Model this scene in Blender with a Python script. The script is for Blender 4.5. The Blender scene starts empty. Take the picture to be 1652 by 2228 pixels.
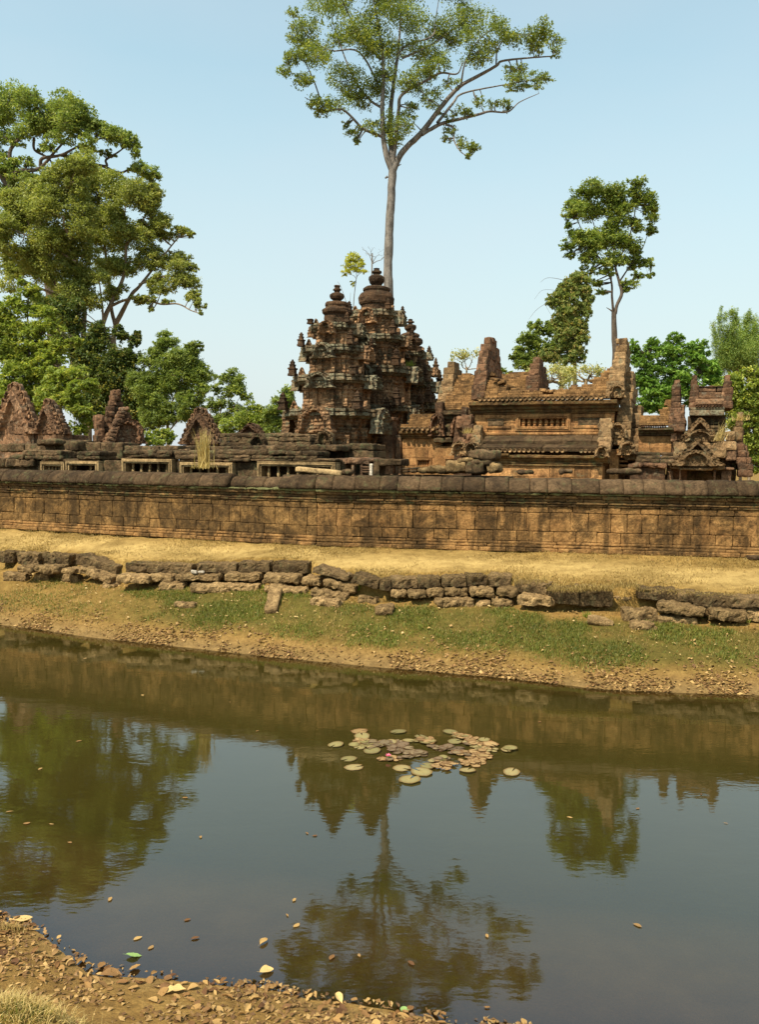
import bpy, math, random
import numpy as np
from mathutils import Vector, Matrix

random.seed(11)
RNG = np.random.default_rng(5)
SC = bpy.context.scene
COL = SC.collection

# ------------------------------------------------------------------ camera
F, CX, CY = 1771.0, 826.0, 1114.0          # focal length and centre, in 1652 x 2228 picture units
CAM = np.array([0.0, 0.0, 4.4])            # eye height above the moat water (z = 0)
PITCH = math.atan(112.0 / F)
ROLL = 0.0105
_f = np.array([0, math.cos(PITCH), -math.sin(PITCH)])
_u0 = np.array([0, math.sin(PITCH), math.cos(PITCH)])
_r0 = np.array([1.0, 0, 0])
_r = math.cos(ROLL) * _r0 + math.sin(ROLL) * _u0
_u = -math.sin(ROLL) * _r0 + math.cos(ROLL) * _u0
cd = bpy.data.cameras.new('camera')
cam = bpy.data.objects.new('camera', cd)
COL.objects.link(cam)
cam.matrix_world = Matrix(((_r[0], _u[0], -_f[0], CAM[0]), (_r[1], _u[1], -_f[1], CAM[1]),
                           (_r[2], _u[2], -_f[2], CAM[2]), (0, 0, 0, 1)))
cd.sensor_fit = 'HORIZONTAL'
cd.sensor_width = 36
cd.lens = 36 * F / 1652
cd.clip_start = 0.1
cd.clip_end = 3000
SC.camera = cam

# ------------------------------------------------------------------ sky, sun, exposure
SUN_EL, SUN_AZ = math.radians(54), math.radians(221)    # azimuth clockwise from +Y: behind the camera, to its left
w = bpy.data.worlds.new('World')
SC.world = w
w.use_nodes = True
nt = w.node_tree
bg = nt.nodes['Background']
sky = nt.nodes.new('ShaderNodeTexSky')
sky.sky_type = 'NISHITA'
sky.sun_disc = False
sky.sun_elevation = SUN_EL
sky.sun_rotation = SUN_AZ
sky.altitude = 0
sky.air_density = 1.4
sky.dust_density = 1.5
sky.ozone_density = 1.0
tint = nt.nodes.new('ShaderNodeMix'); tint.data_type = 'RGBA'; tint.blend_type = 'MULTIPLY'
tint.inputs[0].default_value = 1.0; tint.inputs[7].default_value = (.80, .985, .82, 1)
nt.links.new(sky.outputs[0], tint.inputs[6]); 
gen = nt.nodes.new('ShaderNodeTexCoord'); sep = nt.nodes.new('ShaderNodeSeparateXYZ'); nt.links.new(gen.outputs['Generated'], sep.inputs[0])
hr = nt.nodes.new('ShaderNodeValToRGB'); nt.links.new(sep.outputs[2], hr.inputs[0])      # dust haze thickest at the horizon
for e_, (p_, v_) in zip([hr.color_ramp.elements[0], hr.color_ramp.elements[1], hr.color_ramp.elements.new(.2), hr.color_ramp.elements.new(.42)], ((0, .95), (.75, .0), (.2, .70), (.42, .30))):
    e_.position = p_; e_.color = (v_, v_, v_, 1)
haze = nt.nodes.new('ShaderNodeMix'); haze.data_type = 'RGBA'
haze.inputs[7].default_value = (2.82, 3.1, 3.3, 1)
nt.links.new(hr.outputs[0], haze.inputs[0]); nt.links.new(tint.outputs[2], haze.inputs[6]); 
cl = nt.nodes.new('ShaderNodeTexNoise'); cm = nt.nodes.new('ShaderNodeMapping'); nt.links.new(gen.outputs['Generated'], cm.inputs[0]); cm.inputs['Scale'].default_value = (1.5, 1.5, 4)
nt.links.new(cm.outputs[0], cl.inputs['Vector']); cl.inputs['Scale'].default_value = 1.6; cl.inputs['Detail'].default_value = 5       # faint veil of thin cloud
cr_ = nt.nodes.new('ShaderNodeValToRGB'); nt.links.new(cl.outputs['Fac'], cr_.inputs[0])
cr_.color_ramp.elements[0].position = .4; cr_.color_ramp.elements[0].color = (0, 0, 0, 1); cr_.color_ramp.elements[1].position = .75; cr_.color_ramp.elements[1].color = (.22, .22, .22, 1)
veil = nt.nodes.new('ShaderNodeMix'); veil.data_type = 'RGBA'; veil.inputs[7].default_value = (2.95, 3.1, 3.35, 1)
nt.links.new(cr_.outputs[0], veil.inputs[0]); nt.links.new(haze.outputs[2], veil.inputs[6]); nt.links.new(veil.outputs[2], bg.inputs[0])
bg.inputs[1].default_value = 0.15
sd = bpy.data.lights.new('sun', 'SUN')
sun = bpy.data.objects.new('sun', sd)
COL.objects.link(sun)
sd.energy = 4.3
sd.angle = math.radians(0.5)
sd.color = (1.0, 0.91, 0.74)
sdir = Vector((math.sin(SUN_AZ) * math.cos(SUN_EL), math.cos(SUN_AZ) * math.cos(SUN_EL), math.sin(SUN_EL)))
sun.rotation_euler = sdir.to_track_quat('Z', 'Y').to_euler()
sun.location = sdir * 60
SC.view_settings.view_transform = 'Standard'
SC.view_settings.look = 'None'
SC.view_settings.exposure = 0.76
SC.view_settings.gamma = 1.0
SC.render.engine = 'CYCLES'
SC.cycles.max_bounces = 8
SC.cycles.transparent_max_bounces = 12
SC.cycles.use_denoising = True

# ------------------------------------------------------------------ picture -> place
def ray(dx, dy):
    return _f * F + _r * (dx - CX) - _u * (dy - CY)
def at(dx, dy, Y):
    d = ray(dx, dy); return CAM + d * (Y / d[1])
def atz(dx, dy, z):
    d = ray(dx, dy); return CAM + d * ((z - CAM[2]) / d[2])
def zoomconv(ox, oy, k):
    return lambda u, v: (ox + u * k, oy + v * k)
Z1 = zoomconv(578.2, 536.9, .25)
Z2 = zoomconv(908.6, 702.1, .31)
Z3 = zoomconv(1321.6, 660.8, .2)
Z4 = zoomconv(0, 784.7, .3)
Z5 = zoomconv(0, 991.2, .5)
Z6 = zoomconv(826, 991.2, .5)
Z7 = zoomconv(0, 1858.5, .55)
Z8 = zoomconv(660.8, 1552.9, .31)
ZT = zoomconv(578.2, 0, .425)
ZL = zoomconv(0, 165.2, .3522)
ZR = zoomconv(991.2, 355.2, .4)
ZG = zoomconv(413, 892, .3)
GZ = 2.0                                    # level of the temple ground above the water
TH = math.radians(21)                       # the temple stands turned by this much
A_ = np.array([math.cos(TH), -math.sin(TH), 0])
B_ = np.array([math.sin(TH), math.cos(TH), 0])

class Frame:
    """local frame of a building: x along its front, y into it, z up from the ground"""
    def __init__(self, dx, D, th=TH):
        p = at(dx, 1002, D)
        self.O = np.array([p[0], p[1], GZ]); self.th = th
        self.a = np.array([math.cos(th), -math.sin(th), 0]); self.b = np.array([math.sin(th), math.cos(th), 0])
    def m(self, p, y=0.0):
        d = ray(*p); q = CAM - self.O
        t = (y - q @ self.b) / (d @ self.b)
        h = q + d * t
        return h @ self.a, h[2]
    def x(self, p, y=0.0): return self.m(p, y)[0]
    def z(self, p, y=0.0): return self.m(p, y)[1]

# ------------------------------------------------------------------ noise
def _hash(i, j, k, s):
    n = (i * 374761393 + j * 668265263 + k * 2147483647 + s * 1274126177) & 0xffffffff
    n = ((n ^ (n >> 13)) * 1274126177) & 0xffffffff
    n = (n ^ (n >> 16)) & 0xffff
    return n / 32767.5 - 1.0
def vn(p, s=0):
    p = np.asarray(p, float); i = np.floor(p).astype(np.int64); f = p - i; f = f * f * (3 - 2 * f)
    x, y, z = i[:, 0], i[:, 1], i[:, 2]; fx, fy, fz = f[:, 0], f[:, 1], f[:, 2]
    def L(a, b, t): return a + (b - a) * t
    return L(L(L(_hash(x, y, z, s), _hash(x + 1, y, z, s), fx), L(_hash(x, y + 1, z, s), _hash(x + 1, y + 1, z, s), fx), fy),
             L(L(_hash(x, y, z + 1, s), _hash(x + 1, y, z + 1, s), fx), L(_hash(x, y + 1, z + 1, s), _hash(x + 1, y + 1, z + 1, s), fx), fy), fz)
def fbm(p, s=0, o=3):
    r = 0; a = 1.0; p = np.asarray(p, float)
    for k in range(o):
        r = r + a * vn(p, s + k); p = p * 2.03; a *= .5
    return r

# ------------------------------------------------------------------ mesh builder
class MB:
    def __init__(self):
        self.V = []; self.Q = []; self.T = []; self.RQ = []; self.RT = []; self.n = 0; self.calls = []; self.marks = []
    def add(self, V, Q=None, T=None, M=None, rnd=None):
        V = np.asarray(V, float).reshape(-1, 3)
        if M is not None:
            M = np.array(M); V = V @ M[:3, :3].T + M[:3, 3]
        self.V.append(V)
        if rnd is None: rnd = random.random()
        self.calls.append((V, Q, T, rnd))
        for F_, L_, R_ in ((Q, self.Q, self.RQ), (T, self.T, self.RT)):
            if F_ is not None and len(F_):
                F_ = np.asarray(F_, np.int64); L_.append(F_ + self.n)
                R_.append(np.broadcast_to(np.asarray(rnd, float), (len(F_),)) if np.ndim(rnd) == 0 else np.asarray(rnd, float))
        self.n += len(V)
    def mark(self): self.marks.append(len(self.calls))
    def split(self, name, mat, parent=None, smooth=False):
        """every marked run of shapes (or every shape) becomes a part of its own"""
        m_ = self.marks or list(range(len(self.calls)))
        for a, b in zip(m_, m_[1:] + [len(self.calls)]):
            q = MB()
            for c in self.calls[a:b]: q.add(c[0], c[1], c[2], None, c[3])
            q.obj(name, mat, parent, smooth)
    def obj(self, name, mat, parent=None, smooth=False, world=False):
        V = np.concatenate(self.V)
        if world and parent is not None: V = V - np.array(parent.location)
        q = np.concatenate(self.Q) if self.Q else np.zeros((0, 4), np.int64)
        t = np.concatenate(self.T) if self.T else np.zeros((0, 3), np.int64)
        rn = np.concatenate(self.RQ + self.RT)
        me = bpy.data.meshes.new(name)
        me.vertices.add(len(V)); me.vertices.foreach_set('co', V.astype(np.float32).ravel())
        loops = np.concatenate([q.ravel(), t.ravel()])
        me.loops.add(len(loops)); me.loops.foreach_set('vertex_index', loops.astype(np.int32))
        ls = np.concatenate([np.arange(len(q)) * 4, len(q) * 4 + np.arange(len(t)) * 3])
        me.polygons.add(len(ls)); me.polygons.foreach_set('loop_start', ls.astype(np.int32))
        me.update(calc_edges=True)
        me.polygons.foreach_set('use_smooth', np.full(len(ls), bool(smooth)))
        at_ = me.attributes.new('rnd', 'FLOAT', 'FACE'); at_.data.foreach_set('value', rn.astype(np.float32))
        me.materials.append(mat)
        o = bpy.data.objects.new(name, me); COL.objects.link(o)
        if parent is not None: o.parent = parent
        return o

def tag(o, label, cat, group=None):
    o['label'] = label; o['category'] = cat
    if group: o['group'] = group
    return o
def thing(name, label, cat, loc=(0, 0, 0), rz=0.0, group=None):
    o = bpy.data.objects.new(name, None); COL.objects.link(o)
    o.empty_display_size = .3
    o.location = [float(v) for v in loc]; o.rotation_euler = (0, 0, rz)
    return tag(o, label, cat, group)
def bthing(name, label, cat, fr, group=None):
    return thing(name, label, cat, fr.O, -fr.th, group)

_tpl = {}
def box_tpl(nx, ny, nz):
    k = (nx, ny, nz)
    if k in _tpl: return _tpl[k]
    idx = {}; P = []; Q = []
    def g(i, j, l):
        t = (i, j, l)
        if t not in idx: idx[t] = len(P); P.append((2 * i / nx - 1, 2 * j / ny - 1, 2 * l / nz - 1))
        return idx[t]
    for l, s in ((0, 0), (nz, 1)):
        for i in range(nx):
            for j in range(ny):
                f = [g(i, j, l), g(i + 1, j, l), g(i + 1, j + 1, l), g(i, j + 1, l)]
                Q.append(f if s else f[::-1])
    for j, s in ((0, 1), (ny, 0)):
        for i in range(nx):
            for l in range(nz):
                f = [g(i, j, l), g(i + 1, j, l), g(i + 1, j, l + 1), g(i, j, l + 1)]
                Q.append(f if s else f[::-1])
    for i, s in ((0, 0), (nx, 1)):
        for j in range(ny):
            for l in range(nz):
                f = [g(i, j, l), g(i, j + 1, l), g(i, j + 1, l + 1), g(i, j, l + 1)]
                Q.append(f if s else f[::-1])
    _tpl[k] = (np.array(P), np.array(Q)); return _tpl[k]

def rbox(mb, c, size, r=.03, amp=.015, freq=5, seg=.14, M=None, rnd=None, nmax=14, pit=0.0):
    """weathered stone block: subdivided, rounded, with noise worked into its surface"""
    h = np.array(size) / 2
    n = [int(min(nmax, max(1, round(s / seg)))) for s in size]
    if r > 0: n = [max(3, k) for k in n]
    P, Q = box_tpl(*n)
    P = P.copy()
    if r > 0:                                # put one ring of vertices on the rounding
        for k in range(3):
            e = 1 - 1.2 * r / h[k] if h[k] > 1.3 * r else .3
            lim = 1 - 2 / n[k]
            P[:, k] = np.where(np.abs(P[:, k]) > .999, P[:, k], P[:, k] * e / max(lim, .01) if n[k] > 2 else P[:, k])
    p = P * h
    rr = min(r, h.min() * .95)
    q = np.clip(p, -(h - rr), h - rr)
    d = p - q
    L = np.linalg.norm(d, axis=1, keepdims=True); L[L == 0] = 1
    nrm = d / L
    if rr > 0: p = q + nrm * rr
    else: nrm = np.sign(P) * (np.abs(P) > .999)
    off = np.array([random.uniform(-50, 50) for _ in range(3)])
    if amp > 0:
        p0_ = p
        p = p + nrm * (amp * fbm(p * freq + off, 3, 3))[:, None]
        if pit: p = p - nrm * (pit * np.maximum(0, fbm(p0_ * 11 + off, 13, 2) - .15) + pit * 1.3 * np.maximum(0, fbm(p0_ * 3.2 + off, 17, 2) - .45))[:, None]
    mb.add(p + np.array(c) if M is None else p, Q, None, M, rnd)
def rb(mb, x0, x1, y0, y1, z0, z1, **k):
    rbox(mb, ((x0 + x1) / 2, (y0 + y1) / 2, (z0 + z1) / 2), (abs(x1 - x0), abs(y1 - y0), abs(z1 - z0)), **k)

def courses(mb, x0, x1, y0, y1, z0, z1, ch=.3, bl=.6, r=.015, amp=.008, seg=.2, jit=.012):
    n = max(1, round((z1 - z0) / ch)); ch = (z1 - z0) / n
    for k in range(n):
        x = x0
        while x < x1 - .01:
            l = bl * random.uniform(.65, 1.35)
            if x1 - (x + l) < bl * .4: l = x1 - x
            j = random.uniform(-jit, jit)
            rb(mb, x + .003, x + l - .003, y0 + j, y1, z0 + k * ch + .002, z0 + (k + 1) * ch - .002, r=r, amp=amp, seg=seg)
            x += l

def extrude_x(mb, prof, x0, x1, amp=.02, freq=3, seg=.15):
    """closed y-z profile swept along x, edges worn by noise; the ends closed"""
    prof = np.array(prof, float); n = len(prof); m = max(1, int((x1 - x0) / seg))
    xs = np.linspace(x0, x1, m + 1); c = prof.mean(0)
    V = np.zeros((m + 1, n, 3)); V[:, :, 0] = xs[:, None]; V[:, :, 1:] = prof[None]
    V = V.reshape(-1, 3); off = np.random.default_rng(n + m).uniform(-20, 20, 3)
    nz = fbm(V * freq + off, 2, 3); d = V[:, 1:] - c; d /= np.maximum(np.linalg.norm(d, axis=1, keepdims=True), 1e-6)
    V[:, 1:] += d * (nz * amp)[:, None]
    Q = [[i * n + j, (i + 1) * n + j, (i + 1) * n + (j + 1) % n, i * n + (j + 1) % n] for i in range(m) for j in range(n)]
    T = []
    cs = len(V); V = np.vstack([V, [x0, c[0], c[1]], [x1, c[0], c[1]]])
    for j in range(n):
        T.append([cs, j, (j + 1) % n]); T.append([cs + 1, m * n + (j + 1) % n, m * n + j])
    mb.add(V, Q, T)

def loft(mb, plan, prof, c=(0, 0, 0), amp=.02, freq=4, blocky=0.0, cap=True, seed=0):
    """plan polygon (unit size) carried through (scale, z) rings"""
    plan = np.array(plan, float); n = len(plan); m = len(prof)
    V = np.zeros((m, n, 3))
    for i, (s, z) in enumerate(prof):
        V[i, :, :2] = plan * s; V[i, :, 2] = z
    V = V.reshape(-1, 3)
    d = np.concatenate([V[:, :2], np.zeros((len(V), 1))], 1); d /= np.maximum(np.linalg.norm(d, axis=1, keepdims=True), 1e-6)
    o = np.array([seed * 7.3, seed * 3.1, seed * 1.7])
    dr = amp * fbm(V * freq + o, 5, 3)
    if blocky: dr = dr + blocky * vn(np.floor(V * 2.2 + o) + .5, 9)
    V = V + d * dr[:, None]; V[:, 2] += .5 * amp * vn(V * freq + o + 9, 4)
    Q = [[i * n + j, i * n + (j + 1) % n, (i + 1) * n + (j + 1) % n, (i + 1) * n + j] for i in range(m - 1) for j in range(n)]
    T = []
    if cap:
        V = np.vstack([V, [0, 0, prof[-1][1]]]); k = len(V) - 1
        T = [[(m - 1) * n + j, (m - 1) * n + (j + 1) % n, k] for j in range(n)]
    mb.add(V + np.array(c), Q, T)
def circle(n): return [(math.cos(2 * math.pi * i / n), math.sin(2 * math.pi * i / n)) for i in range(n)]
def dense(poly, step):
    out = []
    for i in range(len(poly)):
        a, b = np.array(poly[i]), np.array(poly[(i + 1) % len(poly)]); k = max(1, int(round(np.linalg.norm(b - a) / step)))
        for j in range(k): out.append(tuple(a + (b - a) * j / k))
    return out
def lathe_prof(prof, sub=3):
    out = []
    for i in range(len(prof) - 1):
        for k in range(sub):
            t = k / sub; out.append((prof[i][0] * (1 - t) + prof[i + 1][0] * t, prof[i][1] * (1 - t) + prof[i + 1][1] * t))
    return out + [prof[-1]]
SQ = [(-1, -1), (1, -1), (1, 1), (-1, 1)]
_q = [(-.38, -1), (.38, -1), (.38, -.92), (.60, -.92), (.60, -.78), (.78, -.78), (.78, -.60), (.92, -.60), (.92, -.38)]
REDENT = []
for _k in range(4):
    _c, _s = math.cos(_k * math.pi / 2), math.sin(_k * math.pi / 2)
    REDENT += [(x * _c - y * _s, x * _s + y * _c) for x, y in _q]

def tube(mb, P, R, sides=7, rough=0.0, rnd=None):
    P = np.array(P, float); R = np.broadcast_to(np.array(R, float), (len(P),)); n = len(P)
    T = np.gradient(P, axis=0); T /= np.maximum(np.linalg.norm(T, axis=1, keepdims=True), 1e-9)
    ref = np.array([.31, .95, .1]) if abs(T[0][1]) < .9 else np.array([1., 0, .1])
    a = np.arange(sides) * 2 * math.pi / sides
    V = []
    for i in range(n):
        u = np.cross(T[i], ref); u /= np.linalg.norm(u) + 1e-9; v = np.cross(T[i], u)
        V.append(P[i] + R[i] * (np.cos(a)[:, None] * u + np.sin(a)[:, None] * v))
    V = np.array(V).reshape(-1, 3)
    if rough: V = V + rough * np.repeat(R, sides)[:, None] * np.stack([vn(V * 3 + k * 9, k) for k in range(3)], 1)
    Q = [[i * sides + j, i * sides + (j + 1) % sides, (i + 1) * sides + (j + 1) % sides, (i + 1) * sides + j] for i in range(n - 1) for j in range(sides)]
    mb.add(V, Q, None, None, rnd)
def spline(P, k=5):
    P = np.array(P, float)
    if len(P) < 3: return np.array([P[0] + (P[-1] - P[0]) * t for t in np.linspace(0, 1, k + 1)])
    Pp = np.vstack([2 * P[0] - P[1], P, 2 * P[-1] - P[-2]]); out = []
    for i in range(1, len(Pp) - 2):
        for t in np.linspace(0, 1, k, endpoint=False):
            a, b, c, d = Pp[i - 1], Pp[i], Pp[i + 1], Pp[i + 2]
            out.append(.5 * (2 * b + (c - a) * t + (2 * a - 5 * b + 4 * c - d) * t * t + (3 * b - a - 3 * c + d) * t ** 3))
    return np.array(out + [P[-1]])

def TR(x, y, z, rz=0, rx=0, ry=0):
    return Matrix.Translation((x, y, z)) @ Matrix.Rotation(rz, 4, 'Z') @ Matrix.Rotation(ry, 4, 'Y') @ Matrix.Rotation(rx, 4, 'X')

def pediment(mb, w_, h_, M, kind='arch', th=.2, nx=22, nz=28, carve=.045):
    """carved gable slab facing -y: raised frame, sunk figured field, worn flame edge"""
    sx = np.linspace(-1, 1, 2 * nx + 1); tz = np.linspace(0, 1, nz + 1)
    def hw(t):
        t = np.asarray(t, float)
        if kind == 'arch':
            e = np.sqrt(np.maximum(0, 1 - (np.maximum(t - .3, 0) / .7) ** 2.4))
            e = e * (1 + .22 * np.exp(-(t / .12) ** 2)) + .05
        else:
            e = np.maximum(0, 1 - t) ** .85 + .05 + .12 * np.exp(-(t / .1) ** 2)
            e = e * (1 + .13 * np.abs(np.sin(t * 19)))
        return e * w_
    S, T_ = np.meshgrid(sx, tz)
    X = S * hw(T_); Z = T_ * h_
    inner = np.where(T_ < .78, hw(np.minimum(T_ / .78, 1)) * .66, 0)
    ins = np.clip((inner - np.abs(X)) / (.06 * w_), 0, 1)
    band = np.clip(1 - np.abs(np.abs(X) - inner) / (.13 * w_), 0, 1) * (T_ < .86)
    pts = np.stack([X.ravel() * 1.0, np.zeros(X.size), Z.ravel()], 1)
    o = np.array([random.uniform(0, 90) for _ in range(3)])
    nse = (fbm(pts * 9 / max(.6, w_) + o, 1, 3)).reshape(X.shape)
    Y = -th * (.55 - .62 * ins + .45 * band) - carve * nse
    X = X * (1 + .03 * nse)
    fr = np.stack([X, Y, Z], -1).reshape(-1, 3); bk = np.stack([X, np.full_like(X, th * .6), Z], -1).reshape(-1, 3)
    nc = 2 * nx + 1; N_ = len(fr); Q = []
    for j in range(nz):
        for i in range(2 * nx):
            a = j * nc + i; Q.append([a, a + 1, a + nc + 1, a + nc]); Q.append([N_ + a, N_ + a + nc, N_ + a + nc + 1, N_ + a + 1])
        a = j * nc; Q.append([a, a + nc, N_ + a + nc, N_ + a]); a += 2 * nx; Q.append([a, N_ + a, N_ + a + nc, a + nc])
    for i in range(2 * nx):
        a = i; Q.append([a, N_ + a, N_ + a + 1, a + 1]); a = nz * nc + i; Q.append([a, a + 1, N_ + a + 1, N_ + a])
    mb.add(np.vstack([fr, bk]), Q, None, M)

def gable_stack(mb, x, th, yc, hw0, z0, z1, n=None, pw=.6, step=.15, lean=0.0, cap=True):
    """end gable seen along its length: frame stones stacked to a point, thick along x"""
    n = n or max(3, int((z1 - z0) / step))
    th = th * .8; tw = 0; jx = jw = 0
    for k in range(n):
        t0, t1 = k / n, (k + 1) / n
        hw_ = max(.13, hw0 * .9 * (1 - t0) ** pw)
        zz0, zz1 = z0 + (z1 - z0) * t0, z0 + (z1 - z0) * t1
        if k % 2 == 0: tw = random.uniform(.94, 1.05); jx = random.uniform(-.012, .012); jw = random.random()
        tk = th * (1.15 if t0 < .42 else .92 if t0 < .78 else .66) * (1.04 - .12 * t0) * tw
        xx = x + lean * t0 + jx
        rb(mb, xx - tk / 2, xx + tk / 2, yc - hw_, yc + hw_, zz0, zz1 + .004, r=.02, amp=.03, seg=.1, freq=5, rnd=jw)
        if hw_ > .4:                         # rounded outer frame, a little proud
            for s in (-1, 1):
                e_ = .10 if k % 3 == 1 else .04; rb(mb, xx - tk * (.60 if k % 3 == 1 else .55), xx + tk * (.60 if k % 3 == 1 else .55), yc + s * hw_ - .1, yc + s * hw_ + e_, zz0, zz1 + .01, r=.04, amp=.03, seg=.07, rnd=jw)

def pieces(lst, name, mat, parent, **k):
    """each block of the list its own part: (x0, x1, y0, y1, z0, z1)"""
    for q in lst:
        m_ = MB(); rb(m_, *q, **k); m_.obj(name, mat, parent)
# ------------------------------------------------------------------ materials
class NG:
    def __init__(s, name):
        s.m = bpy.data.materials.new(name); s.m.use_nodes = True; s.t = s.m.node_tree; s.t.nodes.clear()
        s.out = s.t.nodes.new('ShaderNodeOutputMaterial'); s._tc = None
    def nd(s, ty, **k):
        n = s.t.nodes.new('ShaderNode' + ty)
        for a, v in k.items(): setattr(n, a, v)
        return n
    def set(s, sock, v):
        if hasattr(v, 'is_output') or isinstance(v, bpy.types.NodeSocket): s.t.links.new(v, sock)
        elif isinstance(v, tuple) and len(v) == 3 and sock.type == 'RGBA': sock.default_value = (*v, 1)
        else: sock.default_value = v
    def pos(s, obj=True):
        if s._tc is None: s._tc = s.nd('TexCoord')
        return s._tc.outputs['Object']
    def geo(s): return s.nd('NewGeometry')
    def mapv(s, sc, v=None):
        n = s.nd('Mapping'); s.set(n.inputs['Vector'], v or s.pos()); n.inputs['Scale'].default_value = sc; return n.outputs[0]
    def noise(s, scale, detail=5, vec=None, rough=.6, dist=0):
        n = s.nd('TexNoise'); s.set(n.inputs['Vector'], vec or s.pos()); n.inputs['Scale'].default_value = scale
        n.inputs['Detail'].default_value = detail; n.inputs['Roughness'].default_value = rough; n.inputs['Distortion'].default_value = dist
        return n.outputs['Fac']
    def voro(s, scale, vec=None, out='Distance', feature='F1'):
        n = s.nd('TexVoronoi', feature=feature); s.set(n.inputs['Vector'], vec or s.pos()); n.inputs['Scale'].default_value = scale
        return n.outputs[out]
    def ramp(s, fac, *stops):
        n = s.nd('ValToRGB'); s.set(n.inputs[0], fac); cr = n.color_ramp
        while len(cr.elements) < len(stops): cr.elements.new(.5)
        for e, (p, c) in zip(cr.elements, stops):
            e.position = p; e.color = (*c, 1) if isinstance(c, tuple) else (c, c, c, 1)
        return n.outputs[0]
    def mix(s, fac, a, b, mode='MIX'):
        n = s.nd('Mix', data_type='RGBA', blend_type=mode)
        s.set(n.inputs[0], fac); s.set(n.inputs[6], a); s.set(n.inputs[7], b); return n.outputs[2]
    def math(s, op, a, b=0.0, clamp=False):
        n = s.nd('Math', operation=op, use_clamp=clamp); s.set(n.inputs[0], a); s.set(n.inputs[1], b); return n.outputs[0]
    def attr(s, name):
        n = s.nd('Attribute', attribute_name=name); return n.outputs['Fac']
    def bump(s, h, strength=.5, dist=.02, nrm=None):
        n = s.nd('Bump'); s.set(n.inputs['Height'], h); n.inputs['Strength'].default_value = strength; n.inputs['Distance'].default_value = dist
        if nrm is not None: s.set(n.inputs['Normal'], nrm)
        return n.outputs[0]
    def princ(s, col, rough=.9, nrm=None, spec=.2):
        n = s.nd('BsdfPrincipled'); s.set(n.inputs['Base Color'], col); s.set(n.inputs['Roughness'], rough)
        n.inputs['Specular IOR Level'].default_value = spec
        if nrm is not None: s.set(n.inputs['Normal'], nrm)
        return n.outputs[0]
    def end(s, sh): s.t.links.new(sh, s.out.inputs['Surface']); return s.m

def stone(name, c1, c2, dark=(.035, .026, .018), dk=.45, lich=(.16, .17, .10), lk=0.0, up=0.0, sc=1.0, streak=0.0,
          pores=0.0, bump=.6, bscale=22, carve=0.0, bands=0.0, rv=(.62, 1.28)):
    c1, c2, dark, lich = [tuple(v * .86 for v in q) for q in (c1, c2, dark, lich)]
    g = NG(name)
    n1 = g.noise(1.9 * sc, 8, rough=.7)
    c = g.ramp(n1, (.34, c1), (.66, c2))
    r = g.attr('rnd')
    c = g.mix(1.0, c, g.ramp(r, (0, rv[0]), (1, rv[1])), 'MULTIPLY')
    mid = g.noise(5.5 * sc, 6, rough=.72)
    fine = g.noise(17 * sc, 6, rough=.75)
    c = g.mix(1.0, c, g.ramp(mid, (.3, .55), (.7, 1.36)), 'MULTIPLY')
    c = g.mix(1.0, c, g.ramp(fine, (.3, .5), (.7, 1.38)), 'MULTIPLY')
    d1 = g.noise(.95 * sc, 9, rough=.74, dist=.5)
    th = .5 + (.5 - dk) * .42
    msk = g.ramp(d1, (th - .05, 0.0), (th + .05, 1.0))
    msk = g.math('MULTIPLY', msk, g.ramp(mid, (.3, 1.0), (.72, .45)))
    c = g.mix(g.math('MULTIPLY', msk, .92), c, dark)
    if streak:
        s1 = g.noise(1.0, 6, g.mapv((1.9, 1.9, .25)), .65)
        s2 = g.noise(1.0, 3, g.mapv((.55, .55, .3)), .5)
        m2 = g.math('MULTIPLY', g.ramp(s1, (.47, 0.0), (.56, 1.0)), g.ramp(s2, (.42, 0.0), (.56, 1.0)))
        m2 = g.math('MULTIPLY', m2, g.ramp(fine, (.25, 1.0), (.75, .55)))
        c = g.mix(g.math('MULTIPLY', m2, streak), c, dark)
    if up:
        ge = g.geo(); sx = g.nd('SeparateXYZ'); g.set(sx.inputs[0], ge.outputs['Normal'])
        um = g.math('MULTIPLY', g.ramp(sx.outputs[2], (.25, 0.0), (.7, 1.0)), g.ramp(mid, (.35, .3), (.6, 1.0)))
        c = g.mix(g.math('MULTIPLY', um, up), c, dark)
    if lk:
        l1 = g.noise(2.8 * sc, 8, rough=.75, dist=.6)
        tl = .5 + (.5 - lk) * .42
        lm = g.ramp(l1, (tl - .04, 0.0), (tl + .05, 1.0))
        c = g.mix(g.math('MULTIPLY', lm, .85), c, g.mix(g.ramp(fine, (.35, 0.0), (.65, 1.0)), tuple(v * .5 for v in lich), lich))
    h = g.math('ADD', g.noise(bscale, 8, rough=.75), mid)
    if carve:
        cv = g.voro(11, feature='SMOOTH_F1'); h = g.math('ADD', h, g.math('MULTIPLY', cv, carve * 1.5))
    if bands:
        b = g.nd('TexWave', wave_type='BANDS', bands_direction='Z'); g.set(b.inputs['Vector'], g.pos()); b.inputs['Scale'].default_value = bands
        b.inputs['Distortion'].default_value = 2.0; b.inputs['Detail'].default_value = 4
        h = g.math('ADD', h, g.math('MULTIPLY', b.outputs['Fac'], .7))
    if pores:
        v = g.voro(34 * sc); pm = g.ramp(v, (.0, 1.0), (.36, 0.0))
        pn = g.noise(50 * sc, 3); pm = g.math('MULTIPLY', pm, g.ramp(pn, (.35, .2), (.55, 1.0)))
        c = g.mix(g.math('MULTIPLY', pm, pores), c, tuple(v_ * .3 for v_ in c1))
        h = g.math('SUBTRACT', h, g.math('MULTIPLY', pm, .6))
    nb = g.bump(h, bump, .045)
    return g.end(g.princ(c, .95, nb, .06))

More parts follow.
